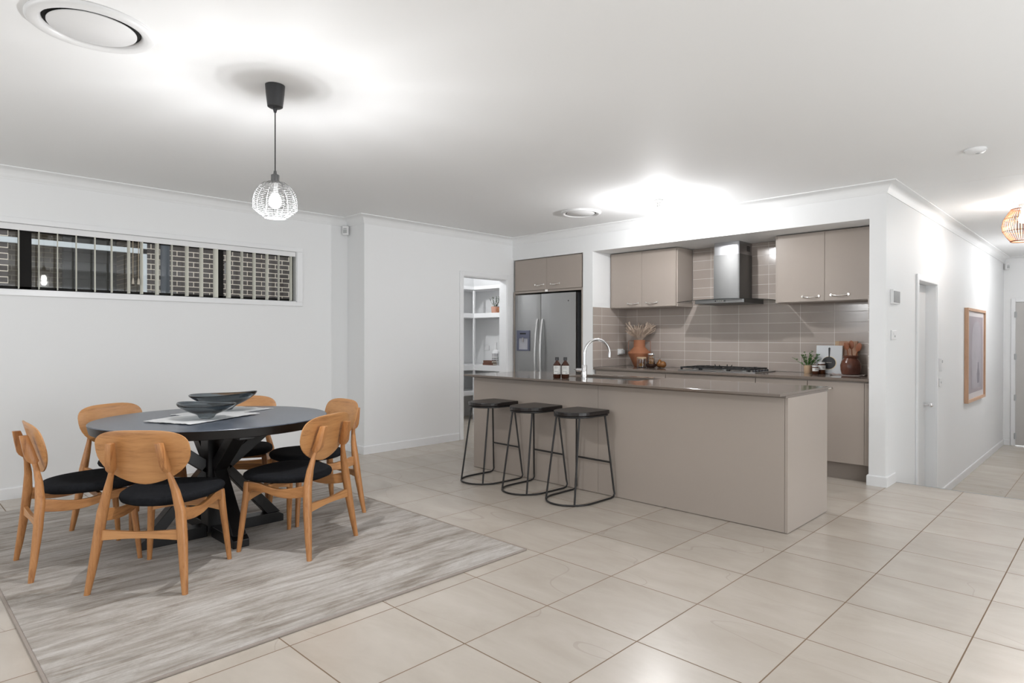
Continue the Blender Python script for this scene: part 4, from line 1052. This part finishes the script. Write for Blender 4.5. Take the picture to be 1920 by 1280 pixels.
    xrail(-.213, .284, .054, .032, .200, 'rear_stretcher')
    xrail(.218, .316, .056, .036, .196, 'front_rail', .020)
    xrail(.06, .385, .034, .034, .186, 'seat_bearer', 0)
    return e
def chair_at(c, ang, label, first):
    """ang: direction from table centre; the chair faces the centre"""
    rz = ang + pi / 2
    if first is None: return make_chair((c[0], c[1], RZ), rz, label)
    o = copy_tree(first); o.location = (c[0], c[1], RZ); o.rotation_euler.z = rz; o['label'] = label; return o
chairs = [
    ((-3.722, 1.073), radians(-45.5), 'oak dining chair with its back to the camera, front left of the pedestal'),
    ((-3.703, 1.803), radians(27), 'oak dining chair at the right front of the table, backrest angled toward the camera'),
    ((-4.350, .815), radians(-90), 'oak dining chair at the far left end, seen side on'),
    ((-4.262, 2.205), radians(89), 'oak dining chair at the right end of the table nearest the island'),
    ((-4.905, 1.225), radians(-153.7), 'oak dining chair behind the table on the left, next to the window wall'),
    ((-4.848, 1.903), radians(150), 'oak dining chair behind the table whose back shows beyond the glass bowls'),
]
first = None
for c_, a_, lb_ in chairs:
    o = chair_at(c_, a_, lb_, first); first = first or o

# ================================================================== CEILING FITTINGS
pd = empty('pendant_light', (-3.279, 1.468, 1.905), label='pendant light with a white wire cage shade hanging on a black cord', cat='pendant light')
def pz(z_): return z_ - 1.905
part('ceiling_rose', MB().lathe([(.030, pz(2.487)), (.038, pz(2.492)), (.046, pz(2.56)), (.049, pz(2.605))], n=32), mat('matt_black_plastic', (.03, .03, .032), .45, noise=.1), pd, smooth=40)
part('cord_grip', MB().lathe([(.006, pz(2.462)), (.011, pz(2.478)), (.012, pz(2.49))], n=12), RUBBER, pd)
part('cord', MB().tube([(0, 0, pz(2.47)), (0, 0, pz(2.15))], .0032, 8), RUBBER, pd)
part('socket', MB().lathe([(.007, pz(2.155)), (.009, pz(2.14)), (.021, pz(2.133)), (.021, pz(2.098)), (.018, pz(2.090))][::-1], n=24), mat('dark_grey_plastic', (.10, .10, .10), .4, noise=.1), pd, smooth=40)
part('light_bulb', MB().lathe([(0, pz(1.958)), (.018, pz(1.963)), (.029, pz(1.978)), (.031, pz(1.995)), (.026, pz(2.015)), (.016, pz(2.035))], n=24), BULB, pd, smooth=180)
part('bulb_neck', MB().lathe([(.016, pz(2.036)), (.013, pz(2.092))], n=20), WHITEP, pd, smooth=40)
wr = MB(); prof = [(.020, 2.098), (.055, 2.090), (.082, 2.068), (.101, 2.035), (.109, 2.0), (.110, 1.955), (.085, 1.930), (.055, 1.910)]
def rad_at(z_):
    for (r0, z0), (r1, z1) in zip(prof, prof[1:]):
        if z1 <= z_ <= z0: return r0 + (r1 - r0) * (z0 - z_) / (z0 - z1)
    return .05
for k in range(12):
    a = 2 * pi * k / 12; wr.tube([(r * cos(a), r * sin(a), pz(z_)) for r, z_ in prof], .0014, 5)
z_ = 2.088
while z_ > 1.912:
    r = rad_at(z_); wr.tube([(r * cos(2 * pi * k / 36), r * sin(2 * pi * k / 36), pz(z_)) for k in range(36)], .0008, 4, closed=True); z_ -= .0095
wr.tube([(.055 * cos(2 * pi * k / 36), .055 * sin(2 * pi * k / 36), pz(1.909)) for k in range(36)], .0022, 5, closed=True)
part('cage_shade', wr, WIREW, pd)
lamp('pendant_bulb_light', 'POINT', (-3.279, 1.468, 1.940), 33, (.98, .985, 1), .022)

kb = empty('batten_light', (-3.305, 5.225, 2.44), label='bare bulb in a white batten holder on the kitchen ceiling', cat='ceiling light')
part('batten_holder', MB().lathe([(.016, .095), (.019, .10), (.019, .135), (.034, .142), (.047, .152), (.047, .166)], n=28), mat('batten_plastic', (.5, .5, .5), .4, noise=.05), kb, smooth=40)
part('light_bulb', MB().lathe([(0, .0), (.020, .006), (.030, .022), (.032, .038), (.026, .060), (.015, .082), (.014, .10)], n=28), BULB, kb, smooth=180)
lamp('kitchen_bulb_light', 'POINT', (-3.305, 5.225, 2.40), 30, (.98, .985, 1), .03)

# rattan shade in the hall
rt = empty('rattan_ceiling_light', (-.755, 7.72, 2.225), label='round rattan cage ceiling light glowing in the hallway', cat='ceiling light')
part('ceiling_plate', MB().lathe([(.10, .381), (.10, .374), (.07, .366), (.035, .360), (.030, .33)][::-1], n=36), WHITEP, rt, smooth=40)
prof = [(.088, .312), (.112, .280), (.150, .215), (.164, .150), (.158, .105), (.125, .045), (.092, .0)]
cg = MB()
for k in range(44):
    a = 2 * pi * k / 44; cg.tube([(r * cos(a), r * sin(a), z_) for r, z_ in prof], .0028, 5)
part('cane_ribs', cg, RATTAN, rt)
cg = MB()
for r, z_, t_ in ((.088, .312, .005), (.146, .222, .003), (.156, .098, .003), (.092, .0, .006)): cg.tube([(r * cos(2 * pi * k / 40), r * sin(2 * pi * k / 40), z_) for k in range(40)], t_, 6, closed=True)
part('cane_hoops', cg, mat('dark_rattan', (.16, .05, .018), .6, noise=.3), rt)
part('light_bulb', MB().sphere((0, 0, .215), .034, sz=1.2).tube([(0, 0, .25), (0, 0, .36)], .014, 12), BULB, rt, smooth=180)
lamp('hall_bulb_light', 'POINT', (-.755, 7.72, 2.385), 16, (1, .98, .94), .03)
lamp('hall_far_bulb_light', 'POINT', (-.4, 10.8, 2.40), 30, (.98, .985, 1), .06)

def vent(name, c_, R_, lab):
    e = empty(name, (c_[0], c_[1], ZC - .022), label=lab, cat='air vent', group='round white ceiling vents')
    part('outer_ring', MB().lathe([(R_, .0215), (R_, .012), (R_ * .96, .004), (R_ * .90, .0), (R_ * .82, .002), (R_ * .78, .010), (R_ * .76, .0215)], n=64), WHITEP, e, smooth=50)
    part('vent_throat', MB().lathe([(R_ * .755, .0213), (R_ * .70, .0205), (0.01, .0205)], n=48, capb=False), DARKH, e)
    part('centre_disc', MB().lathe([(R_ * .66, .004), (R_ * .69, .009), (R_ * .69, .012), (0.01, .014)], n=64), WHITEP, e, smooth=40)
    part('disc_stem', MB().tube([(0, 0, .013), (0, 0, .0213)], .012, 10), GREYP, e)
vent('ceiling_vent', (-3.226, .656), .232, 'large round white ceiling vent in the corner above the dining end')
vent('ceiling_vent', (-4.236, 5.181), .215, 'round white ceiling vent near the bare kitchen bulb')
sm = empty('smoke_detector', (-.785, 5.33, ZC - .036), label='white smoke detector on the ceiling near the hallway', cat='smoke detector')
part('detector_base', MB().lathe([(.066, .0355), (.068, .026), (.066, .022)][::-1], n=40), WHITEP, sm, smooth=40)
part('detector_cover', MB().lathe([(.0, 0), (.022, .001), (.050, .008), (.062, .018), (.063, .022)], n=40), WHITEP, sm, smooth=50)
part('test_button', MB().lathe([(.012, -.002), (.012, .002)], (.015, -.01, 0), 16), GREYP, sm)

# ================================================================== WALL FITTINGS
def onwall(name, label, cat, y0, y1, z0, z1, t, m_, group=None):
    e = empty(name, (XH, (y0 + y1) / 2, z0), label=label, cat=cat, group=group)
    part('housing', MB().box(.001, t, -(y1 - y0) / 2, (y1 - y0) / 2, 0, z1 - z0), m_, e, bevel=.003); return e
e = onwall('thermostat_panel', 'white framed grey control panel high on the hallway side of the wall corner', 'control panel', 6.075, 6.30, 1.575, 1.70, .026, WHITEP)
part('screen', MB().box(.0262, .028, -.100, .100, .012, .113), mat('grey_screen', (.25, .25, .25), .4, noise=.05), e)
e = onwall('light_switch', 'white light switch below the grey control panel', 'light switch', 6.10, 6.245, 1.262, 1.345, .012, WHITEP)
part('rocker', MB().box(.012, .0145, -.03, -.012, .045, .062), WHITEP, e); part('rocker', MB().box(.012, .0145, .006, .024, .022, .039), GREYP, e)
e = onwall('remote_cradle', 'small white remote holder on the hallway wall right of the door', 'remote holder', 8.00, 8.07, .915, 1.055, .03, WHITEP)
part('display', MB().box(.0302, .032, -.02, .02, .09, .12), GREYP, e)
e = onwall('light_switch', 'white light switch below the small remote holder by the hall door', 'light switch', 8.02, 8.14, .745, .835, .012, WHITEP)
part('rocker', MB().box(.012, .015, -.02, .0, .035, .055), GREYP, e)
pc = empty('framed_picture', (XH, 10.14, .45), label='tall framed picture with a pale oak frame on the hallway wall', cat='picture')
w2, hh, t_ = .665, 1.21, .045; fw = .035
part('frame', MB().box(.001, t_, -w2, -w2 + fw, 0, hh).box(.001, t_, w2 - fw, w2, 0, hh).box(.001, t_, -w2 + fw, w2 - fw, 0, fw).box(.001, t_, -w2 + fw, w2 - fw, hh - fw, hh), PICW, pc, bevel=.002)
part('mount', MB().box(.002, .022, -w2 + fw, w2 - fw, fw, hh - fw), mat('mount_card', (.66, .62, .62), .6, noise=.03), pc)
pn = part('print', MB().box(.0222, .0232, -w2 + .12, w2 - .10, .11, hh - .10), mat('print_ground', (.27, .23, .26), .4, noise=.5, nscale=3, vary=(.40, .35, .37)), pc)
arch = [(-.30, .16), (.42, .16), (.42, .80)] + [(.06 + .36 * cos(a * pi / 12), .80 + .26 * sin(a * pi / 12)) for a in range(1, 12)] + [(-.30, .80)]
part('arch_shape', MB().prism(arch, .0233, .0240, 'X'), mat('print_arch', (.46, .43, .46), .6, noise=.3, nscale=4), pn)
part('vase_shape', MB().prism([(.12, .22), (.26, .22), (.30, .34), (.24, .42), (.22, .50), (.16, .50), (.14, .42), (.08, .34)], .0241, .0246, 'X'), mat('print_vase', (.26, .24, .27), .6, noise=.3), pn)
def pir(loc, rz, label):
    e = empty('motion_sensor', loc, rz, label=label, cat='motion sensor', group='white motion sensors in the wall corners')
    part('sensor_body', MB().prism([(-.034, .010), (.034, .010), (.034, -.022), (.024, -.036), (-.024, -.036), (-.034, -.022)], 0, .098), WHITEP, e, bevel=.004)
    part('lens', MB().box(-.020, .020, -.040, -.0355, .018, .060), GREYP, e, bevel=.002)
    part('sensor_slot', MB().box(-.018, .018, -.0385, -.0355, .068, .072), DARKH, e)
pir((XA + .042, 3.69 - .042, 2.415), radians(45), 'white motion sensor in the inner wall corner right of the window')
pir((-1.462, 12.857, 2.405), radians(45), 'white motion sensor in the far corner of the hallway')

# ================================================================== PANTRY CONTENTS
PS = 1.6485
e = empty('potted_herb', (-7.085, 6.60, PS), label='small grey green plant in a pale terracotta pot on the upper pantry shelf', cat='potted plant')
part('pot', MB().lathe([(.045, 0), (.060, .006), (.066, .10), (.058, .10), (.055, .08), (0, .08)], n=24), PINKP, e, smooth=40)
lv = MB(); stt = MB()
for k in range(11): leafy(k * .9, .3 + .06 * (k % 5), .20, 22)
part('leaves', lv, SAGE, e); part('stems', stt, SAGE, e)
e = empty('small_bowl', (-6.955, 6.56, PS), label='small reddish pot beside the pantry plant on the upper shelf', cat='pot')
part('pot_body', MB().lathe([(.02, 0), (.045, .02), (.052, .045), (.038, .075), (.03, .08)], n=24), TERRA, e, smooth=60)
e = empty('wine_bottle', (-6.950, 6.68, PS), label='dark glass bottle standing behind the plant on the upper pantry shelf', cat='bottle')
part('bottle_glass', MB().lathe([(.036, 0), (.038, .005), (.038, .19), (.014, .24), (.013, .30), (.015, .30), (.015, .31)], n=24), DARKG, e, smooth=50)
part('paper_label', MB().lathe([(.0385, .06), (.0385, .20)], n=24, capb=False, capt=False), mat('cream_label', (.62, .54, .36), .7, noise=.1), e)
PM = .8525
e = empty('white_bottle', (-7.075, 6.60, PM), label='white bottle with dark print on the pantry shelf behind the book stack', cat='bottle')
part('bottle_body', MB().lathe([(.055, 0), (.060, .008), (.060, .19), (.050, .215), (.022, .235), (.020, .32), (.024, .32), (.024, .345)], n=28), WHITEP, e, smooth=50)
ink = MB()
for za in (.07, .09, .105, .13, .15, .165):
    for b0, b1 in ((-70, -35), (-30, 10), (15, 40)):
        q = [[ink.bm.verts.new((.0605 * cos(radians(-45 + b0 + (b1 - b0) * k / 5)), .0605 * sin(radians(-45 + b0 + (b1 - b0) * k / 5)), z_)) for k in range(6)] for z_ in (za, za + .008)]
        for k in range(5): ink.bm.faces.new((q[0][k], q[0][k + 1], q[1][k + 1], q[1][k]))
part('print', ink, INK, e)
for k, (rz_, lab) in enumerate(((.12, 'lower brown covered book lying on the pantry shelf'), (-.05, 'upper brown covered book lying on the pantry book stack'))):
    e = empty('book', (-7.105, 6.500, PM + k * .036), rz_, label=lab, cat='book', group='brown books on the pantry shelf')
    part('cover', MB().box(-.10, .10, -.04, .05, 0, .006).box(-.10, .10, -.04, .05, .029, .035).box(-.10, .10, -.045, -.040, 0, .035), BROWNB, e)
    part('pages', MB().box(-.108, .108, -.0395, .045, .0065, .0285), PAGES, e)
e = empty('glass_tumbler', (-6.93, 6.56, PM), label='clear tumbler at the right end of the visible pantry shelf', cat='glass')
part('glass_body', MB().lathe([(.03, 0), (.036, .004), (.040, .13), (.037, .13), (.033, .012), (0, .012)], n=24), GLASS, e, smooth=50)
e = empty('power_outlet', (-7.49, 6.799, 1.07), label='white power outlet on the back wall of the pantry', cat='outlet')
part('plate', MB().box(-.055, .055, -.010, 0, 0, .075), WHITEP, e, bevel=.002)
lamp('pantry_bulb_light', 'POINT', (-6.95, 5.35, 2.42), 22, (.98, .985, 1), .05)
